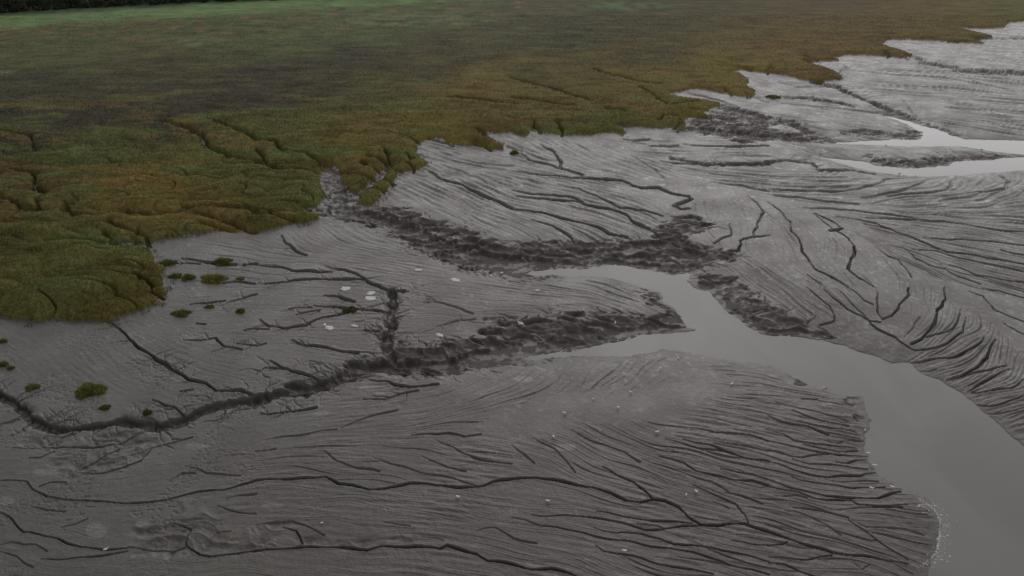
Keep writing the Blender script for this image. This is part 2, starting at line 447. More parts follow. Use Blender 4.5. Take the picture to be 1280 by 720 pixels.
DARKB = [(1124, 219, 'small dark bird on the waterline of the lower far creek'), (1107, 183.5, 'small dark bird at the left end of the upper far creek'),
 (1227, 188.5, 'small dark bird on the pale mud tongue at far right')]

# ------------------------------------------------------------------ base surface on a coarse raster, so that traced points land on it
BX0, BY0, BR = -300.0, 10.0, 1.0; BNX, BNY = 1000, 560
bx = BX0 + BR * np.arange(BNX); by = BY0 + BR * np.arange(BNY); BXg, BYg = np.meshgrid(bx, by)
def raster_dist(polys, mx, closed=True):
    Dm = np.full(BXg.shape, mx, np.float32)
    for pl in polys:
        n = len(pl)
        for i in range(n if closed else n - 1):
            (x1, y1), (x2, y2) = pl[i], pl[(i + 1) % n]
            i0 = int(max(0, (min(x1, x2) - mx - BX0) / BR)); i1 = int(min(BNX, (max(x1, x2) + mx - BX0) / BR + 2))
            j0 = int(max(0, (min(y1, y2) - mx - BY0) / BR)); j1 = int(min(BNY, (max(y1, y2) + mx - BY0) / BR + 2))
            if i1 <= i0 or j1 <= j0: continue
            d = segd(BXg[j0:j1, i0:i1], BYg[j0:j1, i0:i1], x1, y1, x2, y2)[0]
            np.minimum(Dm[j0:j1, i0:i1], d, out=Dm[j0:j1, i0:i1])
    return Dm
def segd(X, Y, x1, y1, x2, y2):
    dx, dy = x2 - x1, y2 - y1; L2 = dx * dx + dy * dy + 1e-12
    t = np.clip(((X - x1) * dx + (Y - y1) * dy) / L2, 0, 1)
    return np.hypot(X - x1 - t * dx, Y - y1 - t * dy), t
wd = raster_dist(WATERS, 40.0)
wi = np.zeros(BXg.shape, bool)
for w in WATERS: wi |= inpoly(BXg, BYg, w)
def bankprof(d): return ZW + (-ZW) * (1 - np.exp(-d / 8.0))
baseR = np.where(wi, ZW, bankprof(wd)).astype(np.float32)
def bil(Rr, X, Y):
    fx = np.clip((X - BX0) / BR, 0, BNX - 1.001); fy = np.clip((Y - BY0) / BR, 0, BNY - 1.001)
    i = fx.astype(np.int32); j = fy.astype(np.int32); a = fx - i; b = fy - j
    return (Rr[j, i] * (1 - a) + Rr[j, i + 1] * a) * (1 - b) + (Rr[j + 1, i] * (1 - a) + Rr[j + 1, i + 1] * a) * b
def ground(px, py):
    px = np.asarray(px, float); py = np.asarray(py, float); z = np.zeros(px.shape)
    for k in range(8):
        x, y = proj(px, py, z); z = .5 * z + .5 * bil(baseR, np.atleast_1d(x), np.atleast_1d(y)).reshape(px.shape)
    return proj(px, py, z)
def Wl(pts):
    a = np.array(pts); x, y = ground(a[:, 0], a[:, 1]); return list(zip(x.tolist(), y.tolist()))
def Dep(Y): return np.maximum(np.asarray(Y) * cp + CAM_H * sp, 15.0)      # distance along the view axis, used for detail size

# ------------------------------------------------------------------ ground grid: one sheet, finest near the viewpoint, out to the horizon
GS = 0.76
def Yof(py): dep = PITCH + math.atan((py - 360) / FPX); return CAM_H / math.tan(dep)
pys = np.arange(880, -66, -GS); Yr = np.array([Yof(p) for p in pys])
Yr = np.concatenate([np.linspace(-300, Yr[0] - 2, 22), Yr, np.array([1.15, 1.4, 1.8, 2.5, 4, 8]) * Yr[-1]])
tc = np.arange(-.95, .95, GS / FPX); e = .95 * np.cumprod(np.full(16, 1.2))
tcol = np.concatenate([-e[::-1], tc, e])
Dr = Dep(Yr); GX = (Dr[:, None] * tcol[None, :]).astype(np.float32); GY = np.repeat(Yr[:, None], len(tcol), 1).astype(np.float32)
NR, NC = GX.shape
dYr = np.gradient(Yr)
print('grid', NR, NC, NR * NC)
def window(x0, x1, y0, y1):
    j0 = np.searchsorted(Yr, y0); j1 = np.searchsorted(Yr, y1) + 1
    j0 = max(0, j0 - 1); j1 = min(NR, j1 + 1)
    da, db = Dr[j0], Dr[j1 - 1]
    lo = min(x0 / da, x0 / db); hi = max(x1 / da, x1 / db)
    i0 = max(0, np.searchsorted(tcol, lo) - 1); i1 = min(NC, np.searchsorted(tcol, hi) + 2)
    return j0, j1, i0, i1
def grid_dist(polys, mx, closed=True):
    Dm = np.full(GX.shape, 1e3, np.float32)
    for pl in polys:
        n = len(pl)
        for i in range(n if closed else n - 1):
            (x1, y1), (x2, y2) = pl[i], pl[(i + 1) % n]
            if max(y1, y2) < 0 : continue
            j0, j1, i0, i1 = window(min(x1, x2) - mx, max(x1, x2) + mx, min(y1, y2) - mx, max(y1, y2) + mx)
            if j1 <= j0 or i1 <= i0: continue
            d = segd(GX[j0:j1, i0:i1], GY[j0:j1, i0:i1], x1, y1, x2, y2)[0]
            np.minimum(Dm[j0:j1, i0:i1], d, out=Dm[j0:j1, i0:i1])
    return Dm
# water distance
DW = np.minimum(grid_dist(WATERS, 26.0), 26)
IW = np.zeros(GX.shape, bool)
for w in WATERS: IW |= inpoly(GX, GY, w)
sdw = np.where(IW, -DW, DW)
det = sst(900, 350, GY)                       # fade tiny relief far away
n1 = pn(GX / 2.6, GY / 2.6, 3); n2 = pn(GX / .9, GY / .9, 4); n3 = pn(GX / .35, GY / .35, 5) * sst(260, 130, GY)
sdw = sdw + .35 * n1 + .15 * n2
# marsh distance
DM = grid_dist([MARSH_W[:-5]], 6.0, closed=False); IM = inpoly(GX, GY, MARSH_W)
sdm = np.where(IM, np.minimum(DM, 6), -np.minimum(DM, 6)) + .6 * n1 + .6 * n2 + .2 * n3
zone = sst(0, 26, np.maximum(sdw, 0))
Z = np.where(sdw > 0, bankprof(np.maximum(sdw, 0) * (1 + 3 * sst(10, 25.5, DW))) + .04, ZW - np.minimum(.08 - sdw * .2, .8)).astype(np.float32)
Z += (.10 * pn(GX / 17, GY / 17, 9) + .05 * pn(GX / 6, GY / 6, 10)) * sst(0, 8, sdw)
Z += (.018 * n2 + .012 * n3) * sst(0, 1.5, sdw)

# rough, slumped ground
RM = np.zeros(GX.shape, np.float32); GD = np.zeros(GX.shape, np.float32)
nS = pn((GX + .3 * GY) / 6.5, (GY - .3 * GX) / 1.8, 15)
def soft_poly(pl, feather):
    xs = [p[0] for p in pl]; ys = [p[1] for p in pl]
    j0, j1, i0, i1 = window(min(xs) - 3, max(xs) + 3, min(ys) - 3, max(ys) + 3)
    X, Y = GX[j0:j1, i0:i1], GY[j0:j1, i0:i1]; d = np.full(X.shape, 99., np.float32)
    for i in range(len(pl)):
        a, b = pl[i], pl[(i + 1) % len(pl)]; np.minimum(d, segd(X, Y, *a, *b)[0], out=d)
    s = np.where(inpoly(X, Y, pl), d, -d) + .9 * n1[j0:j1, i0:i1] + .5 * n2[j0:j1, i0:i1] + 1.3 * nS[j0:j1, i0:i1]
    return (j0, j1, i0, i1), sst(-feather * .3, feather, s)
for qi, pl in enumerate(SLUMP):
    (j0, j1, i0, i1), m = soft_poly(Wl(pl), 1.2)
    if qi in (7, 8): m = m * .42
    np.maximum(RM[j0:j1, i0:i1], m, out=RM[j0:j1, i0:i1]); 
def band(pts, w0, w1, depth, rough, power=4.0, tomap=None, zproj=None, wob=.25):
    a = np.array(pts, float); wp = Wl(pts); n = len(wp)
    for i in range(n - 1):
        (x1, y1), (x2, y2) = wp[i], wp[i + 1]
        ppm = FPX / Dep((y1 + y2) / 2)
        wa = (w0 + (w1 - w0) * i / (n - 1)) / ppm; wb = (w0 + (w1 - w0) * (i + 1) / (n - 1)) / ppm
        # a px half width seen down the picture covers more ground lengthways
        ang = abs((x2 - x1)) / (math.hypot(x2 - x1, y2 - y1) + 1e-9); st = 1 + ang * (1 / math.sin(math.atan2(CAM_H, (y1 + y2) / 2)) - 1) * .75
        wa *= st; wb *= st; mx = max(wa, wb) * 2.2
        j0, j1, i0, i1 = window(min(x1, x2) - mx, max(x1, x2) + mx, min(y1, y2) - mx, max(y1, y2) + mx)
        if j1 <= j0 or i1 <= i0: continue
        X, Y = GX[j0:j1, i0:i1], GY[j0:j1, i0:i1]; d, t = segd(X, Y, x1, y1, x2, y2)
        w = (wa + (wb - wa) * t) * (1 + wob * n1[j0:j1, i0:i1] * 2 + wob * 1.6 * n2[j0:j1, i0:i1] + wob * 1.2 * nS[j0:j1, i0:i1])
        p = np.exp(-(d / np.maximum(w, .05)) ** power)
        if tomap is not None: np.maximum(tomap[j0:j1, i0:i1], p, out=tomap[j0:j1, i0:i1])
        np.maximum(GD[j0:j1, i0:i1], depth * p, out=GD[j0:j1, i0:i1])
        if rough: np.maximum(RM[j0:j1, i0:i1], rough * np.exp(-(d / (w * 1.35 + .3)) ** 4), out=RM[j0:j1, i0:i1])
for g in GUL: band(*g, power=7.0)
CK = np.zeros(GX.shape, np.float32)
rs = random.Random(8)
for q in range(30):
    i = rs.randrange(8, len(MARSH) - 16); x, y = MARSH[i]
    if 385 < x < 450: continue
    k = max(.25, min(1.2, (y + 30) / 300)); pts = [(x, y + 2)]; dx = rs.uniform(-1.6, .3)
    for _ in range(rs.randint(3, 6)):
        x += (dx * rs.uniform(4, 9) + rs.uniform(-9, 9)) * k; y -= rs.uniform(1.2, 5) * k; pts.append((x, y))
    MCREEK.append((pts, rs.uniform(.9, 1.6) * (.6 + .5 * k), rs.uniform(.6, 1.0)))
SH = np.zeros(GX.shape, np.float32)
for pts, w, dp in MCREEK: band(pts, w * 3.6, w * 3.6, 0, 0, 2.0, SH, wob=.2)
for pts, w, dp in MCREEK: band(pts, w, w, dp, .15, 4.0, CK, wob=.4)
wx = GX + 1.3 * pn(GX / 3.1, GY / 3.1, 21); wy = GY + 1.3 * pn(GX / 3.1, GY / 3.1, 22)
c_, s_ = math.cos(-.25), math.sin(-.25); ux = wx * c_ + wy * s_; uy = -wx * s_ + wy * c_
rd = np.zeros(GX.shape, np.float32); amp = 1.0
for k, (lx, ly) in enumerate(((9.0, 3.2), (4.2, 1.7), (1.9, .9), (.9, .45))):
    r = 1 - 2.2 * np.abs(pn(ux / lx, uy / ly, 30 + k)); rd += amp * r; amp *= .46
rd = rd / 2.0 - .35
Z = Z - GD * sst(0, 1.5, sdw) - RM * .30 * sst(0, 1, sdw) + RM * rd * 1.15 * sst(-.2, 1.6, sdw)
floor = np.where(sdw > .15, ZW + .05 + .05 * rd, -99)
Z = np.maximum(Z, floor)

# ------------------------------------------------------------------ flow field and furrows
WR = []
for c, pts in RL:
    WR.append((c, Wl(pts)))
GW = [Wl(g) for g in GUIDES]
seg = []
for pl in [w for _, w in WR] + GW:
    for a, b in zip(pl[:-1], pl[1:]):
        dx, dy = b[0] - a[0], b[1] - a[1]; L = math.hypot(dx, dy)
        if L < 1e-6: continue
        th = 2 * math.atan2(dy, dx); k = max(1, int(L / 6))
        for q in range(k): seg.append((a[0] + dx * (q + .5) / k, a[1] + dy * (q + .5) / k, math.cos(th) * L / k, math.sin(th) * L / k))
seg = np.array(seg, np.float32)
FR = 3.0; fx0, fy0 = -200., 40.; fnx, fny = 300, 170
FX, FY = np.meshgrid(fx0 + FR * np.arange(fnx), fy0 + FR * np.arange(fny))
fc = np.zeros(FX.shape, np.float32); fs = np.zeros(FX.shape, np.float32); coh = np.zeros(FX.shape, np.float32)
for j in range(fny):
    s2 = (.045 * float(Dep(FY[j, 0]))) ** 2
    ay = 1.0
    d2 = (FX[j][:, None] - seg[None, :, 0]) ** 2 + ((FY[j][:, None] - seg[None, :, 1])) ** 2
    w = np.exp(-d2 / (2 * s2)) + 2e-4 * s2 / (d2 + s2)
    fc[j] = w @ seg[:, 2]; fs[j] = w @ seg[:, 3]; dn = w @ np.hypot(seg[:, 2], seg[:, 3]); fc[j] /= dn; fs[j] /= dn
def blur(A):
    for _ in range(2):
        B = np.pad(A, 1, mode='edge'); A = (B[:-2, 1:-1] + B[2:, 1:-1] + B[1:-1, :-2] + B[1:-1, 2:] + 2 * A) / 6
    return A
fc = blur(fc); fs = blur(fs); coh = np.hypot(fc, fs)
def coherent(x, y):
    i = int(min(max((x - fx0) / FR + .5, 0), fnx - 1)); j = int(min(max((y - fy0) / FR + .5, 0), fny - 1)); return coh[j, i] > (.55 if y < 110 else .38)
def fdir(x, y):
    i = int(min(max((x - fx0) / FR, 0), fnx - 2)); j = int(min(max((y - fy0) / FR, 0), fny - 2))
    a = min(max((x - fx0) / FR - i, 0), 1); b = min(max((y - fy0) / FR - j, 0), 1)
    c = (fc[j, i] * (1 - a) + fc[j, i + 1] * a) * (1 - b) + (fc[j + 1, i] * (1 - a) + fc[j + 1, i + 1] * a) * b
    s = (fs[j, i] * (1 - a) + fs[j, i + 1] * a) * (1 - b) + (fs[j + 1, i] * (1 - a) + fs[j + 1, i + 1] * a) * b
    return math.atan2(s, c) / 2
CV = np.zeros(GX.shape, np.float32); LV = np.zeros(GX.shape, np.float32)
def carve(x1, y1, x2, y2, w, dep, lev):
    L = math.hypot(x2 - x1, y2 - y1) + 1e-9; nx, ny = -(y2 - y1) / L, (x2 - x1) / L
    ym = (y1 + y2) / 2; D = float(Dep(ym)); dy = float(np.interp(ym, Yr, dYr)); dx = D * GS / FPX
    wm = (.70 + .35 * sst(110, 170, ym)) * abs(ny) * dy + .70 * abs(nx) * dx
    w *= 1 + abs(x2 - x1) / L * (1 / math.sin(math.atan2(CAM_H, max(ym, 20))) - 1) * 1.15      # cross-shore rills are the broader ones
    w0 = w; w = max(w, wm); dep = dep * min(1, (w0 / w) ** .35)
    mx = w * 3.4
    j0, j1, i0, i1 = window(min(x1, x2) - mx, max(x1, x2) + mx, min(y1, y2) - mx, max(y1, y2) + mx)
    if j1 <= j0 or i1 <= i0: return
    d, t = segd(GX[j0:j1, i0:i1], GY[j0:j1, i0:i1], x1, y1, x2, y2)
    q = d / w
    np.maximum(CV[j0:j1, i0:i1], dep * np.exp(-q ** 3.2), out=CV[j0:j1, i0:i1])
    if lev: np.maximum(LV[j0:j1, i0:i1], lev * np.exp(-((q - 1.9) / .75) ** 2), out=LV[j0:j1, i0:i1])
CL = {'a': (.72, 1.2), 'b': (.50, .9), 'c': (.55, .4)}
occ = {}
def occ_add(x, y, cell=4.0): occ.setdefault((int(x // cell), int(y // cell)), []).append((x, y))
def near(x, y, r, own=None, cell=4.0):
    best = None; bd = r * r; k = int(r // cell) + 1; cx, cy = int(x // cell), int(y // cell)
    for a in range(cx - k, cx + k + 1):
        for b in range(cy - k, cy + k + 1):
            for p in occ.get((a, b), ()):
                d = (p[0] - x) ** 2 + (p[1] - y) ** 2
                if d < bd: bd = d; best = p
    return best
for c, pl in WR:
    wpx, dp = CL[c]; cum = 0
    if pl[0][0] > .2 * float(Dep(pl[0][1])): wpx *= .84; dp *= .85
    # resample with a little natural wobble
    pts = []
    for (x1, y1), (x2, y2) in zip(pl[:-1], pl[1:]):
        L = math.hypot(x2 - x1, y2 - y1); k = max(1, int(L / (.009 * float(Dep(y1)))))
        for q in range(k): pts.append((x1 + (x2 - x1) * q / k, y1 + (y2 - y1) * q / k))
    pts.append(pl[-1]); P_ = np.array(pts); D = Dep(P_[:, 1])
    wobx = pn(P_[:, 0] / 2.2, P_[:, 1] / 3.5, 61) * .003 * D; woby = pn(P_[:, 0] / 3.5, P_[:, 1] / 3.5, 62) * .0035 * D
    P_[:, 0] += wobx; P_[:, 1] += woby; n = len(P_)
    for i in range(n - 1):
        tt = (i + .5) / n; tap = min(1, .35 + 4 * tt) * min(1, .5 + 5 * (1 - tt))
        Dm = float(D[i]); w = wpx * Dm / FPX * (.35 + .85 * tap) * min(1.15, .45 + 1.4 * tt) * (1 + .3 * math.sin(i * .9 + len(pts))); d_ = dp * tap * min(.85, .0044 * Dm + .15)
        carve(*P_[i], *P_[i + 1], w, d_, .035 * dp)
        occ_add(*P_[i])
def twig(x, y, a, L, w, dep, lvl=0):
    D = float(Dep(y)); st = .006 * D; n = max(3, int(L / st)); px_, py_ = x, y
    for q in range(n):
        a += random.uniform(-.55, .55); nx, ny = px_ + st * math.cos(a), py_ + st * math.sin(a); f = 1 - q / n
        carve(px_, py_, nx, ny, w * (.4 + .6 * f), dep * (.25 + .75 * f), 0)
        if lvl < 1 and random.random() < .22: twig(nx, ny, a + random.choice((-1, 1)) * random.uniform(.5, 1.0), L * .45, w * .7, dep * .6, lvl + 1)
        px_, py_ = nx, ny
def branch(pl, every, L, dep, wpx=.5):
    for (x1, y1), (x2, y2) in zip(pl[:-1], pl[1:]):
        l = math.hypot(x2 - x1, y2 - y1); D = float(Dep((y1 + y2) / 2)); a = math.atan2(y2 - y1, x2 - x1)
        for q in range(np.random.RandomState(int(abs(x1 * 97 + y1 * 31)) % 99991).poisson(l / (every * D))):
            t = random.random(); sd_ = random.choice((-1, 1))
            twig(x1 + (x2 - x1) * t, y1 + (y2 - y1) * t, a + math.pi + sd_ * random.uniform(.5, 1.3), L * D * random.uniform(.4, 1.4), wpx * D / FPX, dep * random.uniform(.5, 1))
for c, pl in WR:
    mx_ = sum(p[0] for p in pl) / len(pl); my_ = sum(p[1] for p in pl) / len(pl)
    left = mx_ < -.02 * float(Dep(my_)) and my_ > 75
    if left: branch(pl, .018, .026, .30)
for g in GUL:
    branch(Wl(g[0]), .009, .045, .5, .7)
for pl in SLUMP[:7]:
    w_ = Wl(pl); branch(w_, .018, .020, .4, .6)
WATERM = WATERS
def reg(s): return Wl(F(s))
def pin(x, y, pl):
    c = False; n = len(pl); j = n - 1
    for i in range(n):
        if (pl[i][1] > y) != (pl[j][1] > y) and x < (pl[j][0] - pl[i][0]) * (y - pl[i][1]) / (pl[j][1] - pl[i][1]) + pl[i][0]: c = not c
        j = i
    return c
wbR = wi | (wd < .6)
mR = inpoly(BXg, BYg, MARSH_W)
slR = np.zeros(BXg.shape, bool)
for pl in SLUMP: slR |= inpoly(BXg, BYg, Wl(pl))
blk = mR | wbR | slR
def blocked(x, y):
    i = int((x - BX0) / BR + .5); j = int((y - BY0) / BR + .5)
    return i < 0 or j < 0 or i >= BNX or j >= BNY or blk[j, i]
# regions: polygon, spacing factor (x D), share of strong lines, strength, tries
REG = [
 ("430,545 560,480 700,452 900,448 1000,482 1075,500 1085,560 1150,620 1170,660 1160,730 1100,860 640,860 300,860 150,700 200,640 330,560", .0088, .16, .9, 5200),
 ("890,205 1000,215 1280,215 1500,218 1500,600 1250,530 1100,445 1020,420 930,350 880,300 865,250", .0064, .22, 1.0, 16000),
 ("540,190 700,172 860,182 890,205 880,260 850,320 700,320 600,290 500,240", .0105, .12, .6, 4000),
 ("505,395 560,350 600,342 760,352 830,385 620,400 520,430", .0095, .06, .5, 1500),
 ("950,98 1100,78 1280,60 1500,55 1500,178 1280,170 1180,160 1100,135 1000,112", .013, .40, .9, 9000),
 ("880,145 1000,150 1060,165 1040,200 960,200 880,185", .016, .15, .6, 700),
 ("-120,570 120,600 330,560 200,640 150,700 220,860 -200,860", .013, .10, .5, 1200),
 ("210,300 400,280 480,320 500,420 420,450 300,440 210,400 150,400 210,370", .014, .08, .45, 1200),
]
nseg = 0
for txt, kf, strong, stren, tries in REG:
    pl = reg(txt); xs = [p[0] for p in pl]; ys = [p[1] for p in pl]
    ya, yb = min(ys), max(ys)
    for t_ in range(tries):
        # seeds even over the picture: denser towards the viewer
        y = 1 / ((1 / ya) + random.random() * (1 / yb - 1 / ya)); x = random.uniform(max(min(xs), -.9 * float(Dep(y))), min(max(xs), .95 * float(Dep(y))))
        if not pin(x, y, pl) or blocked(x, y): continue
        D = float(Dep(y)); ds = kf * D
        if near(x, y, ds): continue
        line = [(x, y)]
        for sg in (1, -1):
            cx, cy = x, y; th = fdir(cx, cy) + (0 if sg > 0 else math.pi); part = []
            for s in range(90):
                D = float(Dep(cy)); st = .0075 * D; ds = kf * D
                a = fdir(cx, cy)
                if math.cos(a - th) < 0: a += math.pi
                a += .22 * float(pn(cx / (4 + .02 * D), cy / (4 + .02 * D), 71)) * 2
                th = a; nx, ny = cx + st * math.cos(a), cy + st * math.sin(a)
                if not pin(nx, ny, pl) or blocked(nx, ny) or not coherent(nx, ny) or abs(math.sin(fdir(nx, ny) - a)) > .6: break
                q = near(nx, ny, ds * .5)
                if q:
                    part.append(q); break
                part.append((nx, ny)); cx, cy = nx, ny
            line = line + part if sg > 0 else part[::-1] + line
        if len(line) < 5: continue
        for p in line: occ_add(*p)
        k0 = abs(line[-1][0] - line[0][0]) / (math.hypot(line[-1][0] - line[0][0], line[-1][1] - line[0][1]) + 1e-6); stz = stren * (.62 if kf == .0064 else 1) * (.5 + .5 * k0) * (float(.45 + .55 * sst(700, 900, 640 + x / float(Dep(y)) * FPX)) if y < 110 else 1)
        k = (random.uniform(.6, 1.0) if random.random() < strong else random.uniform(.08, .36) if kf == .0088 else random.uniform(.12, .45)) * stz
        n = len(line); ph = random.random() * 9
        for i in range(n - 1):
            tt = (i + .5) / n; tap = min(1, 5 * tt) * min(1, 5 * (1 - tt)); D = float(Dep(line[i][1]))
            kk = k * tap * (.75 + .35 * math.sin(i * .35 + ph))
            carve(*line[i], *line[i + 1], .46 * D / FPX * (.5 + .5 * tap) * (1 + .4 * k), kk * min(.75, .0045 * D + .06), .03 * stren); nseg += 1
print('auto furrow segments', nseg)
rf = sst(.02, .12, sdw * .1)
CV *= np.where(sdw > -.3, 1, 0) * (1 - .7 * RM)
Z = Z + (LV * np.exp(-(CV / .03) ** 2) - CV) * np.where(IM & (sdm > 0), 0, 1)
Z = np.where(sdw > .4, np.maximum(Z, ZW + .03), Z)
# fine furrows drawn out along the flow
fi = np.clip((GX - fx0) / FR, 0, fnx - 1.01); fj = np.clip((GY - fy0) / FR, 0, fny - 1.01)
ii = fi.astype(np.int32); jj = fj.astype(np.int32); fa = fi - ii; fb = fj - jj
def fbl(A): return (A[jj, ii] * (1 - fa) + A[jj, ii + 1] * fa) * (1 - fb) + (A[jj + 1, ii] * (1 - fa) + A[jj + 1, ii + 1] * fa) * fb
fth = .5 * np.arctan2(fbl(fs), fbl(fc)); ca = np.cos(fth).astype(np.float32); sa = np.sin(fth).astype(np.float32)
fc_ok = sst(.5, .85, fbl(coh) + .22 * sst(105, 125, GY))
fur = np.zeros(GX.shape, np.float32)
jn = np.searchsorted(Yr, 190); jf0 = np.searchsorted(Yr, 120); jf1 = np.searchsorted(Yr, 620)
for (a0, a1, lam, st_, fade, am) in ((0, jn, .62, .46, 1 - sst(130, 190, GY[:jn]), 1.0), (jf0, jf1, 1.5, 1.1, sst(120, 175, GY[jf0:jf1]) * (1 - sst(420, 620, GY[jf0:jf1])), 3.0)):
    X_, Y_ = GX[a0:a1], GY[a0:a1]; acc = np.zeros(X_.shape, np.float32)
    for k in (-4.3, -3.2, -2.2, -1.3, -.5, .5, 1.3, 2.2, 3.2, 4.3):
        xx, yy = X_ + k * st_ * ca[a0:a1], Y_ + k * st_ * sa[a0:a1]; acc += pn((xx * .83 + yy * .56) / lam, (yy * .83 - xx * .56) / lam, 301)
    fur[a0:a1] += am * fade * np.clip(acc / 2.3, -1, 1)
reach = .35 + .65 * sst(-.35, .25, pn(GX / 16, GY / 16, 305))
leftq = sst(330, 520, 640 + GX / Dep(GY) * FPX + .9 * (GY - 100))       # the upper left flats are smooth
Z += .05 * FURK * fur * fc_ok * reach * (.35 + .65 * leftq) * sst(0, 1.5, sdw) * (1 - RM) * np.where(IM, 0, 1)
# pocked mud left of centre
pk = sst(520, 200, 640 + GX / Dep(GY) * FPX) * (GY < 260)
Z -= pk * sst(-.1, .35, pn(GX / 7, GY / 7, 83)) * .07 * sst(.2, .5, pn(GX / .5, GY / .4, 81) + .4 * pn(GX / 1.3, GY / 1.1, 82)) * sst(.5, 2, sdw)

# marsh platform
mm = sst(-.1, .7, sdm) * (1 - CK); mgr = sst(-.1, .5, sdm) * (1 - sst(.93, .99, CK))
frt = 1 - sst(190, 300, GY - .3 * GX)
hx = GX + 3 * pn(GX / 11, GY / 11, 45); hy = GY + 3 * pn(GX / 11, GY / 11, 46)
vly = np.exp(-(pn(hx / 13, hy / 8, 48) / .035) ** 2) * sst(-.3, .1, pn(GX / 40, GY / 30, 49)); mm = mm * (1 - .62 * vly * frt)
hum = .25 * pn(GX / 14, GY / 14, 41) + (.35 + .9 * frt) * np.sqrt(np.abs(pn(hx / 15, hy / 7, 42)) + .01) + .35 * np.abs(pn(hx / 6, hy / 2.6, 47)) + .10 * pn(GX / 1.6, GY / 1.6, 43) + .05 * pn(GX / .6, GY / .6, 44)
Z = np.where(sdm > -.1, Z + mm * (.60 + .65 * (1 - np.exp(-np.maximum(sdm, 0) / 2.5)) - .55 * SH + hum * sst(0, 5, sdm)), Z)
Z += sst(430, 600, GY) * IM * 0.0

# ------------------------------------------------------------------ colours (own colours, with slump shade and mud glints painted in)
KG = 1.0
PXg = 640 + GX / Dep(GY) * FPX
PYg = 360 - FPX * ((-CAM_H * cp + GY * sp)) / Dep(GY)
def cpts(lst): return [(proj(x, y, .5), np.array(c, float), s) for x, y, c, s in lst]
OCH, OLV, GRN, BRN, PUR, FLD, RED, PAL = (96, 84, 38), (80, 78, 36), (72, 78, 38), (82, 70, 38), (60, 55, 44), (88, 112, 64), (100, 76, 54), (92, 100, 70)
MC = cpts([(60, 340, OLV, 1), (150, 370, (84, 76, 32), 1), (30, 240, BRN, 1), (100, 200, GRN, 1), (180, 190, OLV, 1), (200, 240, OCH, 1), (330, 230, OLV, 1), (300, 170, OLV, 1), (450, 200, (84, 78, 34), 1),
 (60, 150, PUR, 1.5), (180, 130, PUR, 1.5), (50, 120, PUR, 1.5), (300, 120, PUR, 1.3), (400, 95, PUR, 1.5), (200, 90, (66, 60, 42), 1.4), (550, 80, (68, 62, 44), 1.3), (480, 130, OLV, 1), (560, 140, OCH, 1), (650, 140, BRN, 1), (740, 140, OLV, 1), (640, 110, OCH, 1), (850, 100, OCH, 1), (760, 90, (90, 74, 38), 1), (900, 60, OCH, 1), (1000, 50, (92, 74, 38), 1.2), (1100, 30, (88, 72, 38), 1.2), (1200, 20, (86, 72, 36), 1.2), (1270, 10, OLV, 1),
 (700, 60, (62, 64, 44), 1.4), (800, 45, (64, 60, 42), 1.3), (900, 25, (68, 62, 42), 1.4), (1050, 10, (74, 64, 42), 1.4), (600, 40, (76, 72, 50), 1), (700, 20, (70, 66, 46), 1),
 (30, 60, (80, 78, 50), 1), (100, 55, (76, 80, 48), 1), (180, 55, (80, 76, 48), 1), (60, 90, (70, 74, 44), 1), (300, 45, (76, 82, 48), 1), (380, 40, (76, 84, 50), 1), (540, 20, (74, 84, 52), 1), (250, 38, (74, 76, 46), 1)])
def blend(X, Y, lst, k=.035):
    D = Dep(Y); den = np.full(X.shape, 1e-9, np.float32); acc = np.zeros(X.shape + (3,), np.float32)
    wX = X + .05 * D * pn(X / 30, Y / 40, 91); wY = Y + .16 * D * pn(X / 30, Y / 40, 92)
    u = wX / D; v = CAM_H / np.maximum(wY, 10)       # bearing and slope: keeps the patches long and thin in depth, as they are on a shore
    for (x, y), c, s in lst:
        dd = ((u - x / float(Dep(y))) / .075) ** 2 + ((v - CAM_H / y) / .032) ** 2
        w = s * np.exp(-dd) + 1e-4 / (1 + dd * dd); den += w; acc += w[..., None] * lin(c).astype(np.float32)
    return acc / den[..., None]
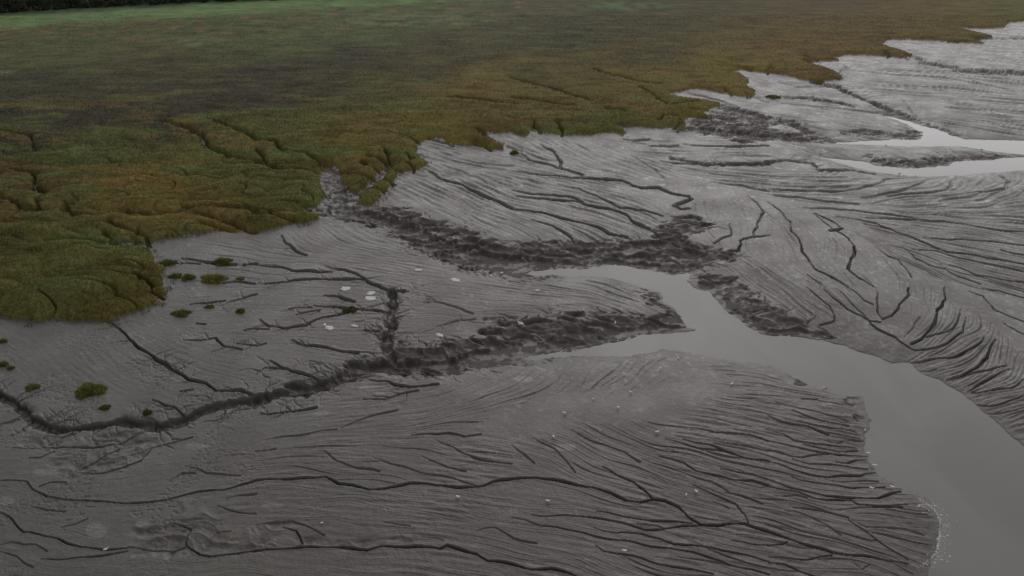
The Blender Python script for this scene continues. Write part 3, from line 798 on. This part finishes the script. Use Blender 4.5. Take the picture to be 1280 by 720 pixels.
def marsh_col(X, Y):
    c = blend(X, Y, MC)
    D = Dep(Y)
    a = pn(X / 24, Y / 11, 101); b = pn(X / 10, Y / 5, 102); d = pn(X / 2.6, Y / 2.2, 103); g = pn(X / 30, Y / 22, 104)
    lerp = lambda A, B, t: A + (B - A) * t[..., None]
    frontm = 1 - sst(230, 330, Y - .15 * X)
    c = lerp(c, lin(GRN).astype(np.float32), .75 * sst(.12, .45, a + .4 * b) * (.3 + .7 * frontm))
    c = lerp(c, lin((98, 80, 40)).astype(np.float32), .5 * sst(.18, .5, g + .5 * pn(X / 6, Y / 5, 105)) * (.2 + .8 * frontm))
    # the far pasture: green band, red-brown sedge speckle and pale lawns
    py = 360 - FPX * (-CAM_H * cp + Y * sp) / D; px = 640 + X / D * FPX
    edge = 37 - px * .062 + 2 * pn(X / 40, Y / 40, 106)
    far = sst(75, 55, py + px * .06) * sst(760, 600, px)
    c = lerp(c, lin(RED).astype(np.float32), .75 * far * sst(.05, .3, pn(X / 9, Y / 14, 107) + .5 * pn(X / 3, Y / 5, 108)))
    c = lerp(c, lin((56, 74, 42)).astype(np.float32), .8 * far * sst(.1, .35, pn(X / 12, Y / 16, 109) + .5 * pn(X / 3, Y / 5, 110)))
    c = lerp(c, lin(FLD).astype(np.float32), .95 * sst(6, -3, py - edge + 2.5 * pn(X / 25, Y / 40, 113)) * sst(900, 560, px) * (.85 + .3 * pn(X / 15, Y / 40, 112)))
    c = lerp(c, lin((46, 62, 38)).astype(np.float32), .9 * sst(3, -2, py - edge + 13) * sst(500, 300, px))
    for qx, qy, rx, ry in ((235, 55, 42, 6), (480, 30, 60, 5), (570, 30, 40, 5), (780, 10, 60, 5), (20, 94, 26, 2.2), (500, 22, 80, 3)):
        m = np.exp(-(((px - qx) / rx) ** 2 + ((py - qy) / ry) ** 2) ** 2) * sst(-.3, .25, pn(X / 12, Y / 22, 111) + .15)
        c = lerp(c, lin(PAL if qy > 15 else (74, 98, 60)).astype(np.float32), .75 * m)
    c = c * (1 + .14 * d + .30 * b + .25 * a)[..., None]
    c = c.mean(-1, keepdims=True) * .12 + c * .88; c = c * 1.34
    return np.clip(c, .004, 1)
mudc = np.array([.0710, .0585, .0540], np.float32)[None, None, :] * np.ones(GX.shape + (1,), np.float32)
# mud varies: pinker silt at the foot of the fan and in the slumps, greyer on the flats
pink = np.exp(-(((GX - 24) / 16) ** 2 + ((GY - 56) / 9) ** 2)) * sst(-.4, .3, pn(GX / 5, GY / 5, 121))
sl_p = sst(.5, 1, RM) * sst(-.1, .4, pn(GX / 9, GY / 9, 123))
tint = np.clip(.8 * pink + .55 * sl_p, 0, 1)[..., None]
mudc = mudc * (1 - tint) + np.array([.076, .056, .052], np.float32) * tint
olive = (.35 * sst(.25, .7, pk + .6 * pn(GX / 12, GY / 12, 124)))[..., None]
mudc = mudc * (1 - olive) + np.array([.060, .060, .048], np.float32) * olive
slump_dark = (sst(.42, .85, RM * (1 + .5 * n1 + .5 * n2)) * sst(-.5, -.05, pn((GX + .3 * GY) / 6, (GY - .3 * GX) / 2.0, 16) + .6 * n2 + .25 * nS))[..., None] * .9       # brown slump mud, with the shade of its slopes put into the colour
mudc = mudc * (1 - slump_dark) + np.array([.046, .034, .029], np.float32) * slump_dark
flk = sst(.30, .42, pn(GX / .9 + .4 * pn(GX / 2, GY / 2, 142), GY / 1.5, 141) * (1 - sst(200, 330, GY)) + .9 * pn(GX / 2.2, GY / 3.6, 144) * sst(110, 230, GY) + .25 * pn(GX / 12, GY / 12, 143) - .08) * sst(600, 860, PXg + .9 * (420 - PYg)) * sst(.5, 2, sdw) * (1 - sst(.1, .5, RM)) * sst(500, 460, PYg)  # pale flecks: glints on the flats painted into the mud colour
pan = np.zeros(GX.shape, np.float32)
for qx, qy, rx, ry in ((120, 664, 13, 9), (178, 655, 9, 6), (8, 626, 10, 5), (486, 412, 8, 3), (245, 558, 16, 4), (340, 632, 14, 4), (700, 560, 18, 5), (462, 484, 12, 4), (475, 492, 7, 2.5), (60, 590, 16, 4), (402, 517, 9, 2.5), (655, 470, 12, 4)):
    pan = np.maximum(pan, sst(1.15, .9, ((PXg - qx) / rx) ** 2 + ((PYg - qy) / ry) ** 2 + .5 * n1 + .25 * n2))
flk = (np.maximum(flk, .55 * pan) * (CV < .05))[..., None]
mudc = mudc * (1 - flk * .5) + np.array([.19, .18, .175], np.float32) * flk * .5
mudc = mudc * (1 + .10 * pn(GX / 25, GY / 25, 125) + .08 * pn(GX / 3, GY / 3, 126) + .05 * n2)[..., None]
gm = sst(.1, .6, mgr)
mc = np.zeros_like(mudc); rows = np.where(IM.any(1))[0]; r0, r1 = rows[0], rows[-1] + 1
mc[r0:r1] = marsh_col(GX[r0:r1], GY[r0:r1])
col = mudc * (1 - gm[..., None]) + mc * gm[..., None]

def ground_material():
    m = bpy.data.materials.new('mud_and_marsh'); m.use_nodes = True; t = m.node_tree; N = t.nodes; L = t.links; b = N['Principled BSDF']
    a = N.new('ShaderNodeAttribute'); a.attribute_name = 'col'; g = N.new('ShaderNodeAttribute'); g.attribute_name = 'grass'
    tc_ = N.new('ShaderNodeTexCoord')
    no = N.new('ShaderNodeTexNoise'); no.inputs['Scale'].default_value = 1.4; no.inputs['Detail'].default_value = 8; no.inputs['Roughness'].default_value = .65
    L.new(tc_.outputs['Object'], no.inputs['Vector'])
    mr = N.new('ShaderNodeMapRange'); mr.inputs['From Min'].default_value = .3; mr.inputs['From Max'].default_value = .7; mr.inputs['To Min'].default_value = .86; mr.inputs['To Max'].default_value = 1.14
    L.new(no.outputs['Fac'], mr.inputs['Value'])
    mx = N.new('ShaderNodeMix'); mx.data_type = 'RGBA'; mx.blend_type = 'MULTIPLY'; mx.inputs['Factor'].default_value = 1
    L.new(a.outputs['Color'], mx.inputs['A']); cb = N.new('ShaderNodeCombineColor')
    for s in ('Red', 'Green', 'Blue'): L.new(mr.outputs[0], cb.inputs[s])
    L.new(cb.outputs[0], mx.inputs['B']); L.new(mx.outputs['Result'], b.inputs['Base Color'])
    # wetness: patchy sheen on mud, none on grass
    n2_ = N.new('ShaderNodeTexNoise'); n2_.inputs['Scale'].default_value = .12; n2_.inputs['Detail'].default_value = 5; L.new(tc_.outputs['Object'], n2_.inputs['Vector'])
    r1_ = N.new('ShaderNodeMapRange'); r1_.inputs['From Min'].default_value = .35; r1_.inputs['From Max'].default_value = .65; r1_.inputs['To Min'].default_value = .38; r1_.inputs['To Max'].default_value = .52
    L.new(n2_.outputs['Fac'], r1_.inputs['Value'])
    mr2 = N.new('ShaderNodeMix'); mr2.data_type = 'FLOAT'; L.new(g.outputs['Fac'], mr2.inputs['Factor']); n4 = N.new('ShaderNodeTexNoise'); n4.inputs['Scale'].default_value = .55; n4.inputs['Detail'].default_value = 4; n4.inputs['Distortion'].default_value = 1.2; L.new(tc_.outputs['Object'], n4.inputs['Vector'])
    r4 = N.new('ShaderNodeMapRange'); r4.inputs['From Min'].default_value = .60; r4.inputs['From Max'].default_value = .66; r4.inputs['To Min'].default_value = 0; r4.inputs['To Max'].default_value = -.17; L.new(n4.outputs['Fac'], r4.inputs['Value'])
    a4 = N.new('ShaderNodeMath'); L.new(r1_.outputs[0], a4.inputs[0]); L.new(r4.outputs[0], a4.inputs[1]); r1_ = a4
    fr = N.new('ShaderNodeAttribute'); fr.attribute_name = 'matte'; ad = N.new('ShaderNodeMath'); ad.operation = 'MULTIPLY_ADD'; ad.inputs[1].default_value = .35
    L.new(fr.outputs['Fac'], ad.inputs[0]); L.new(r1_.outputs[0], ad.inputs[2]); L.new(ad.outputs[0], mr2.inputs['A']); mr2.inputs['B'].default_value = .95
    L.new(mr2.outputs[0], b.inputs['Roughness'])
    s2 = N.new('ShaderNodeMix'); s2.data_type = 'FLOAT'; L.new(g.outputs['Fac'], s2.inputs['Factor']); s2.inputs['A'].default_value = .44; s2.inputs['B'].default_value = .1
    L.new(s2.outputs[0], b.inputs['Specular IOR Level'])
    bm = N.new('ShaderNodeBump'); bm.inputs['Strength'].default_value = .5; bm.inputs['Distance'].default_value = .08
    n3_ = N.new('ShaderNodeTexNoise'); n3_.inputs['Scale'].default_value = 3.2; n3_.inputs['Detail'].default_value = 6; L.new(tc_.outputs['Object'], n3_.inputs['Vector'])
    L.new(n3_.outputs['Fac'], bm.inputs['Height']); L.new(bm.outputs[0], b.inputs['Normal'])
    return m
idx = np.arange(NR * NC, dtype=np.int32).reshape(NR, NC)
faces = np.stack([idx[:-1, :-1], idx[:-1, 1:], idx[1:, 1:], idx[1:, :-1]], -1).reshape(-1, 4)
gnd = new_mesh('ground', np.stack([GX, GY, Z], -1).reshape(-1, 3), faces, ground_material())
vattr(gnd, 'col', col.reshape(-1, 3), 'C'); vattr(gnd, 'grass', gm.ravel()); vattr(gnd, 'matte', np.clip(slump_dark[..., 0] - .45 * pan, -1, 1).ravel())
tag(gnd, 'grey brown tidal mud cut by rills, with the raised salt marsh behind', 'ground', kind='structure')

def zat(x, y):
    """height of the ground sheet at arrays x, y"""
    x = np.atleast_1d(x).astype(float); y = np.atleast_1d(y).astype(float)
    j = np.clip(np.searchsorted(Yr, y) - 1, 0, NR - 2); b = (y - Yr[j]) / (Yr[j + 1] - Yr[j]); D = Dr[j] + (Dr[j + 1] - Dr[j]) * b
    t = x / D; i = np.clip(np.searchsorted(tcol, t) - 1, 0, NC - 2); a = (t - tcol[i]) / (tcol[i + 1] - tcol[i])
    def S_(A): return (A[j, i] * (1 - a) + A[j, i + 1] * a) * (1 - b) + (A[j + 1, i] * (1 - a) + A[j + 1, i + 1] * a) * b
    return S_(Z), S_(gm), S_(sdm)

# ------------------------------------------------------------------ water
def water_material():
    m = mat('silty_water', (.150, .142, .138), .07); t = m.node_tree; N = t.nodes; L = t.links; b = N['Principled BSDF']; b.inputs['IOR'].default_value = 1.33
    tc_ = N.new('ShaderNodeTexCoord'); no = N.new('ShaderNodeTexNoise'); no.inputs['Scale'].default_value = 1.2; no.inputs['Detail'].default_value = 4
    mp = N.new('ShaderNodeMapping'); mp.inputs['Scale'].default_value = (1, .5, 1); mp.inputs['Rotation'].default_value = (0, 0, .6)
    L.new(tc_.outputs['Object'], mp.inputs['Vector']); L.new(mp.outputs[0], no.inputs['Vector'])
    n5 = N.new('ShaderNodeTexNoise'); n5.inputs['Scale'].default_value = .06; n5.inputs['Detail'].default_value = 7; n5.inputs['Distortion'].default_value = 1.5; L.new(mp.outputs[0], n5.inputs['Vector'])
    cr = N.new('ShaderNodeValToRGB'); cr.color_ramp.elements[0].position = .35; cr.color_ramp.elements[1].position = .65; cr.color_ramp.elements[0].color = (.140, .132, .128, 1); cr.color_ramp.elements[1].color = (.164, .156, .151, 1)
    L.new(n5.outputs['Fac'], cr.inputs['Fac']); L.new(cr.outputs[0], b.inputs['Base Color'])
    bm = N.new('ShaderNodeBump'); bm.inputs['Strength'].default_value = .3; bm.inputs['Distance'].default_value = .05; L.new(no.outputs['Fac'], bm.inputs['Height']); L.new(bm.outputs[0], b.inputs['Normal'])
    return m
wx0, wx1, wy0, wy1 = -5, 900, 20, 360
wv = [(wx0, wy0, ZW), (wx1, wy0, ZW), (wx1, wy1, ZW), (wx0, wy1, ZW)]
riv = new_mesh('river', wv, [[0, 1, 2, 3]], water_material(), smooth=False)
tag(riv, 'calm silty grey river winding through the mudflat', 'river', kind='structure')

# ------------------------------------------------------------------ marsh grass
def blades(X, Y, Zb, H, Wd, lean, k=1):
    n = len(X); a = rng.random(n) * 6.2832; la = rng.random(n) * 6.2832
    dx, dy = np.cos(a) * Wd, np.sin(a) * Wd; lx, ly = np.cos(la) * lean * H, np.sin(la) * lean * H
    v = np.empty((n, 3, 3), np.float32)
    v[:, 0] = np.stack([X - dx, Y - dy, Zb - .06], -1); v[:, 1] = np.stack([X + dx, Y + dy, Zb - .06], -1); v[:, 2] = np.stack([X + lx, Y + ly, Zb + H], -1)
    return v.reshape(-1, 3), np.arange(n * 3, dtype=np.int32).reshape(-1, 3)
grass_mat = mat('grass_blades', rough=.85, attr='col', spec=.15)
gt = grass_mat.node_tree; gb = gt.nodes['Principled BSDF']; tl = gt.nodes.new('ShaderNodeBsdfTranslucent'); gx_ = gt.nodes.new('ShaderNodeMixShader'); gx_.inputs[0].default_value = .4
gt.links.new(next(n for n in gt.nodes if n.type == 'ATTRIBUTE').outputs['Color'], tl.inputs['Color']); gt.links.new(gb.outputs[0], gx_.inputs[1]); gt.links.new(tl.outputs[0], gx_.inputs[2])
gt.links.new(gx_.outputs[0], gt.nodes['Material Output'].inputs['Surface'])
NB = 620000
py_ = rng.uniform(20, 470, NB); px_ = rng.uniform(-190, 1480, NB)
gx, gy = proj(px_, py_, .7); zz, gmm, sm = zat(gx, gy)
ok = ((gmm > .6) & (sm > .15)) | ((gmm <= .6) & (sm > -1.6) & (sm < .15) & (pn(gx / 2.2, gy / 2.2, 151) > .22)); gx, gy, zz, sm = gx[ok], gy[ok], zz[ok], sm[ok]; D = Dep(gy)
H = (.28 + .22 * rng.random(len(gx))) * (1 + .35 * pn(gx / 4, gy / 4, 131)) * np.where(gy < 260, 1, .8)
wdt = .00042 * D * (.6 + .8 * rng.random(len(gx)))
bc = marsh_col(gx.astype(np.float32), gy.astype(np.float32)) * (.85 + .3 * rng.random(len(gx)))[:, None]
yel = (rng.random(len(gx)) < .12)[:, None]; bc = np.where(yel, bc * np.array([1.3, 1.22, 1.0]), bc)
v, f = blades(gx, gy, zz, H, wdt, .5)
gr = new_mesh('marsh_grass', v, f, grass_mat, smooth=False); vattr(gr, 'col', np.repeat(bc, 3, 0), 'C')
tag(gr, 'olive, ochre and brown salt marsh grass covering the raised marsh', 'grass', kind='stuff')
print('blades', len(gx))

# ------------------------------------------------------------------ tussocks
def tussock(px, py, w, h, label):
    x, y = ground(px, py); x = float(x); y = float(y); D = float(Dep(y)); r = w / 2 * D / FPX
    hh = min(max(h * D / FPX * .95, .25), r * .9 + .2); dep = r * .75; y += dep * .6
    n = int(500 + 900 * min(1, r / 2)); a = rng.random(n) * 6.2832; rr = np.sqrt(rng.random(n)); 
    lob = 1 + .18 * np.sin(a * 3 + px) + .12 * np.sin(a * 5 + py)
    bx_, by_ = r * rr * np.cos(a) * lob, dep * rr * np.sin(a) * lob
    z0 = zat(x + bx_, y + by_)[0]; zc = float(zat(x, y)[0][0])
    root = bpy.data.objects.new('grass_tussock', None); COL.objects.link(root); root.location = (x, y, zc)
    tag(root, label, 'tussock', 'grass tussocks growing on the bare mud')
    # low mound
    K = 20; rings = 5; vv = [(0, 0, hh * .36)]
    for j in range(1, rings + 1):
        q = j / rings
        for i in range(K):
            t = 6.2832 * i / K; l = 1 + .18 * math.sin(t * 3 + px) + .12 * math.sin(t * 5 + py)
            xx, yy = r * q * math.cos(t) * l * .92, dep * q * math.sin(t) * l * .92
            vv.append((xx, yy, float(zat(x + xx, y + yy)[0][0]) - zc + hh * .36 * (1 - q * q) - .04 * q))
    ff = [(0, 1 + i, 1 + (i + 1) % K, 0) for i in range(K)]; me = bpy.data.meshes.new('root_mound')
    fl = [(0, 1 + i, 1 + (i + 1) % K) for i in range(K)]
    for j in range(rings - 1):
        o_ = 1 + j * K
        for i in range(K): fl.append((o_ + i, o_ + K + i, o_ + K + (i + 1) % K, o_ + (i + 1) % K))
    me.from_pydata(vv, [], fl); me.materials.append(MOUND); mo = bpy.data.objects.new('root_mound', me); COL.objects.link(mo); mo.parent = root
    edge = (1 - rr * rr * .75); H_ = hh * (.15 + .30 * rng.random(n) + .45 * (rng.random(n) < .1)) * edge + .06
    zb = z0 - zc + hh * .36 * (1 - rr * rr)
    v, f = blades(bx_, by_, zb, H_, np.full(n, .0006 * D), .45)
    g = new_mesh('blades', v, f, grass_mat, root, smooth=False)
    dull = .75 if ('dull' in label or 'mossy' in label or 'faint' in label) else 1
    base = 1.35 * lin((102, 98, 50) if 'yellow' in label else (88, 92, 50)) * dull * 1.25
    cc = base[None, :] * (.6 + .8 * rng.random(n))[:, None]; vattr(g, 'col', np.repeat(cc, 3, 0), 'C')
MOUND = mat('tussock_root', (.085, .085, .038), .95, spec=.1)
for t_ in TUSSOCKS: tussock(t_[0], t_[1], t_[2] * .92, t_[3] * .8, t_[4])

# ------------------------------------------------------------------ pale patches and river foam
def whitish_mat(name, c):
    m = mat(name, c, .55); t = m.node_tree; b = t.nodes['Principled BSDF']; no = t.nodes.new('ShaderNodeTexNoise'); no.inputs['Scale'].default_value = 6
    bm = t.nodes.new('ShaderNodeBump'); bm.inputs['Strength'].default_value = .4; bm.inputs['Distance'].default_value = .04
    t.links.new(no.outputs['Fac'], bm.inputs['Height']); t.links.new(bm.outputs[0], b.inputs['Normal']); return m
FO = whitish_mat('whitish_patch', (.50, .49, .48))  # even whitish colour for the flat pale patches on the mud
for px, py, w, h, label in PALE:
    x, y = ground(px, py); x = float(x); y = float(y); D = float(Dep(y)); ppm = FPX / D; r = w / 2 / ppm; ry = h / 2 / ppm / math.sin(math.atan2(CAM_H, y))
    zc = float(zat(x, y)[0][0]); K = 28; vv = []; th = .07
    for j, (q, zz_) in enumerate(((0, th), (.55, th), (.9, th * .8), (1.0, 0), (1.0, -.25))):
        for i in range(K):
            t = 6.2832 * i / K; l = 1 + .22 * math.sin(2 * t + px) + .14 * math.sin(5 * t + py) + .10 * math.sin(9 * t + px * 3)
            xx, yy = r * q * math.cos(t) * l, ry * q * math.sin(t) * l
            vv.append((xx, yy, zz_ + .03 + (float(zat(x + xx, y + yy)[0][0]) - zc) * .6 + .02 * math.sin(t * 3)))
    fl = []
    for j in range(4):
        for i in range(K): fl.append((j * K + i, (j + 1) * K + i, (j + 1) * K + (i + 1) % K, j * K + (i + 1) % K))
    me = bpy.data.meshes.new('pale_patch'); me.from_pydata(vv, [], fl); me.materials.append(FO)
    for p in me.polygons: p.use_smooth = True
    o = bpy.data.objects.new('pale_patch', me); COL.objects.link(o); o.location = (x, y, zc)
    tag(o, label, 'foam patch', 'pale patches lying on the mud')
# froth on the water off the tip of the fan
nb = 650; t = rng.random(nb); arc = np.array(F("1145,636 1152,632 1162,632 1171,642 1175,655 1174,672 1170,690 1163,700 1145,712"))
s = t * (len(arc) - 1.001); i = s.astype(int); a = (s - i)[:, None]; pc = arc[i] * (1 - a) + arc[i + 1] * a
spread = np.where(rng.random(nb) < .55, .8, 5.5); pc[:, 0] += rng.normal(0, 1, nb) * spread * 1.0 + (spread > 2) * 5; pc[:, 1] += rng.normal(0, 1, nb) * spread * .9
x, y = proj(pc[:, 0], pc[:, 1], ZW); rr = rng.uniform(.012, .05, nb) * (1.0 + (rng.random(nb) < .1))
vs, fs_ = [], []
for k in range(nb):
    o_ = len(vs); zb = max(ZW + .004, float(zat(x[k], y[k])[0][0]))
    for q in range(6): vs.append((x[k] + rr[k] * 1.3 * math.cos(q * 1.047), y[k] + rr[k] * math.sin(q * 1.047), zb))
    vs.append((x[k], y[k], zb + rr[k] * .5))
    for q in range(6): fs_.append((o_ + q, o_ + (q + 1) % 6, o_ + 6))
fo = new_mesh('river_foam', vs, fs_, whitish_mat('froth', (.48, .47, .46))); tag(fo, 'thin line of white froth where the mud fan meets the river', 'foam', kind='stuff')

# ------------------------------------------------------------------ gulls
MW = mat('white_feathers', (.80, .80, .79), .7); MG = mat('grey_feathers', (.42, .44, .47), .7); MK = mat('black_feathers', (.02, .02, .022), .6)
MBILL = mat('yellow_bill', (.55, .35, .05), .5); MLEG = mat('pink_legs', (.40, .24, .18), .6)
def loft(name, secs, m, parent=None, K=12):
    """secs: (x, y, z, half width, half height) along the body"""
    vv = []; fl = []
    for (x, y, z, a, b) in secs:
        for i in range(K): t = 6.2832 * i / K; vv.append((x, y + a * math.cos(t), z + b * math.sin(t)))
    for j in range(len(secs) - 1):
        for i in range(K): fl.append((j * K + i, (j + 1) * K + i, (j + 1) * K + (i + 1) % K, j * K + (i + 1) % K))
    fl.append(tuple(range(K))); fl.append(tuple(range((len(secs) - 1) * K, len(secs) * K))[::-1])
    me = bpy.data.meshes.new(name); me.from_pydata(vv, [], fl); me.materials.append(m)
    for p in me.polygons: p.use_smooth = True
    o = bpy.data.objects.new(name, me); COL.objects.link(o)
    if parent: o.parent = parent
    return o
def make_gull(body_m, wing_m, bill_m, leg_m):
    r = bpy.data.objects.new('gull', None); COL.objects.link(r)
    loft('body', [(-.25, 0, .20, .022, .006), (-.19, 0, .205, .035, .014), (-.12, 0, .20, .055, .045), (-.04, 0, .195, .072, .068), (.04, 0, .20, .074, .074), (.10, 0, .225, .060, .066),
        (.135, 0, .265, .040, .045), (.15, 0, .305, .034, .036), (.165, 0, .335, .037, .036), (.19, 0, .345, .034, .032), (.212, 0, .342, .020, .019), (.222, 0, .340, .008, .008)], body_m, r)
    for s in (-1, 1):
        w = loft('wing', [(.07, s * .066, .225, .010, .030), (.03, s * .074, .222, .016, .052), (-.05, s * .070, .218, .016, .050), (-.13, s * .050, .216, .012, .034), (-.20, s * .028, .215, .008, .018)], wing_m, r, 8)
        loft('wing_tip', [(-.19, s * .030, .217, .009, .019), (-.25, s * .014, .218, .007, .011), (-.30, s * .004, .218, .002, .003)], MK, w, 8)
        loft('leg', [(-.004, s * .03, -.02, .009, .004), (-.004, s * .03, 0, .006, .005), (.0, s * .03, .07, .006, .006), (.0, s * .032, .15, .010, .010)], leg_m, r, 6)
    loft('bill', [(.215, 0, .340, .010, .010), (.245, 0, .337, .007, .008), (.268, 0, .330, .003, .004)], bill_m, r, 6)
    # legs are vertical lofts: stretch the sections sideways so they read as thin rods
    for c in r.children:
        if c.name.startswith('leg'):
            me = c.data
            for i, v in enumerate(me.vertices):
                k = i % 6; t = 6.2832 * k / 6; z = (-.01, 0.004, .07, .15)[i // 6]; rad = (.012, .006, .006, .011)[i // 6]
                v.co = (rad * math.sin(t) + (.01 if i // 6 == 0 else 0), v.co.y * 0 + (.03 if v.co.y > 0 else -.03) + rad * math.cos(t), z)
    return r
def copy_thing(o):
    c = o.copy(); COL.objects.link(c)
    for ch in o.children:
        d = ch.copy(); COL.objects.link(d); d.parent = c
        for g in ch.children:
            e_ = g.copy(); COL.objects.link(e_); e_.parent = d
    return c
def put(o, px, py, head, sc):
    x, y = ground(px, py); x, y = float(x), float(y)
    # settle on the real relief
    for k in range(4):
        z = float(zat(x, y)[0][0]); x, y = (float(q) for q in proj(px, py, z))
    o.location = (x, y, max(float(zat(x, y)[0][0]), ZW + .0)); o.rotation_euler = (0, 0, R(head)); o.scale = (sc,) * 3
g0 = make_gull(MW, MG, MBILL, MLEG); MWdim = MW
for i, (px, py, hd, label) in enumerate(GULLS):
    o = g0 if i == 0 else copy_thing(g0)
    small = 'small' in label
    put(o, px, py, hd, (.95 if small else 1.35) * random.uniform(.95, 1.08)); tag(o, label, 'gull', 'gulls scattered over the mudflat')
b0 = make_gull(mat('dark_feathers', (.03, .028, .027), .7), MK, MK, MK); b0.name = 'bird'
for i, (px, py, label) in enumerate(DARKB):
    o = b0 if i == 0 else copy_thing(b0); put(o, px, py, 100 * i, 1.5); o.scale = (1.5, 1.5, 1.9); tag(o, label, 'bird', 'dark birds by the far creeks')

# ------------------------------------------------------------------ far wood along the top left
def wood():
    vs = []; cs = []; tv = []; tf = []
    def tree(x, y, h, r, tone):
        n = 620; u = rng.normal(size=(n, 3)); u /= np.linalg.norm(u, axis=1)[:, None]
        nl = 9; lc = rng.normal(size=(nl, 3)) * np.array([r * .45, r * .45, h * .17]); lr = rng.uniform(.35, .6, nl) * r
        k = rng.integers(0, nl, n); q = rng.random(n) ** .3
        c = np.array([x, y, h * .55]) + lc[k] + u * (lr[k] * q)[:, None] * np.array([1, 1, 1.15])
        c[:, 2] = np.maximum(c[:, 2], .4)
        s = rng.uniform(.35, .8, n)
        a = rng.normal(size=(n, 3)); a /= np.linalg.norm(a, axis=1)[:, None]; b = np.cross(a, rng.normal(size=(n, 3))); b /= np.linalg.norm(b, axis=1)[:, None]
        vs.append(np.stack([c - a * s[:, None], c + a * s[:, None], c + b * s[:, None], ], 1).reshape(-1, 3))
        cs.append(np.repeat(tone[None, :] * rng.uniform(.6, 1.4, n)[:, None], 3, 0))
        o_ = len(tv)
        for z, rr_ in ((-.3, .35), (h * .3, .26), (h * .7, .1)):
            for i in range(6): tv.append((x + rr_ * math.cos(i * 1.047), y + rr_ * math.sin(i * 1.047), z + .6))
        for j in range(2):
            for i in range(6): tf.append((o_ + j * 6 + i, o_ + j * 6 + (i + 1) % 6, o_ + j * 6 + 6 + (i + 1) % 6, o_ + j * 6 + 6 + i))
    tones = [np.array(c) for c in ((.038, .050, .026), (.048, .056, .032), (.030, .046, .028), (.056, .056, .034))]
    base = F("-260,36 -120,27 -20,21 0,18 60,14.5 120,11 190,7.5 260,4 320,1.5 400,0 520,-1 560,-4 640,-10")
    W_ = [tuple(float(c) for c in proj(px, py, .8)) for px, py in base]
    for (a, b) in zip(W_[:-1], W_[1:]):
        L = math.hypot(b[0] - a[0], b[1] - a[1]); n = max(1, int(L / 6.5))
        for i in range(n):
            for row in range(4):
                t = (i + random.random()) / n; x = a[0] + (b[0] - a[0]) * t; y = a[1] + (b[1] - a[1]) * t + 4 + row * 9 + random.uniform(-2, 3)
                h = random.uniform(9, 15) if row else random.uniform(3.5, 8)
                tree(x, y, h, h * .33 + 1.2, random.choice(tones))
    v = np.concatenate(vs).astype(np.float32); c = np.concatenate(cs)
    print('wood tris', len(v) // 3)
    o = new_mesh('far_wood', v, np.arange(len(v), dtype=np.int32).reshape(-1, 3), mat('dark_leaves', rough=.8, attr='col', spec=.2), smooth=False)
    vattr(o, 'col', c, 'C'); tag(o, 'dark belt of trees and hedge beyond the green field at top left', 'wood', kind='stuff')
    tr = new_mesh('trunks', tv, tf, mat('bark', (.05, .04, .03), .9), o)
wood()
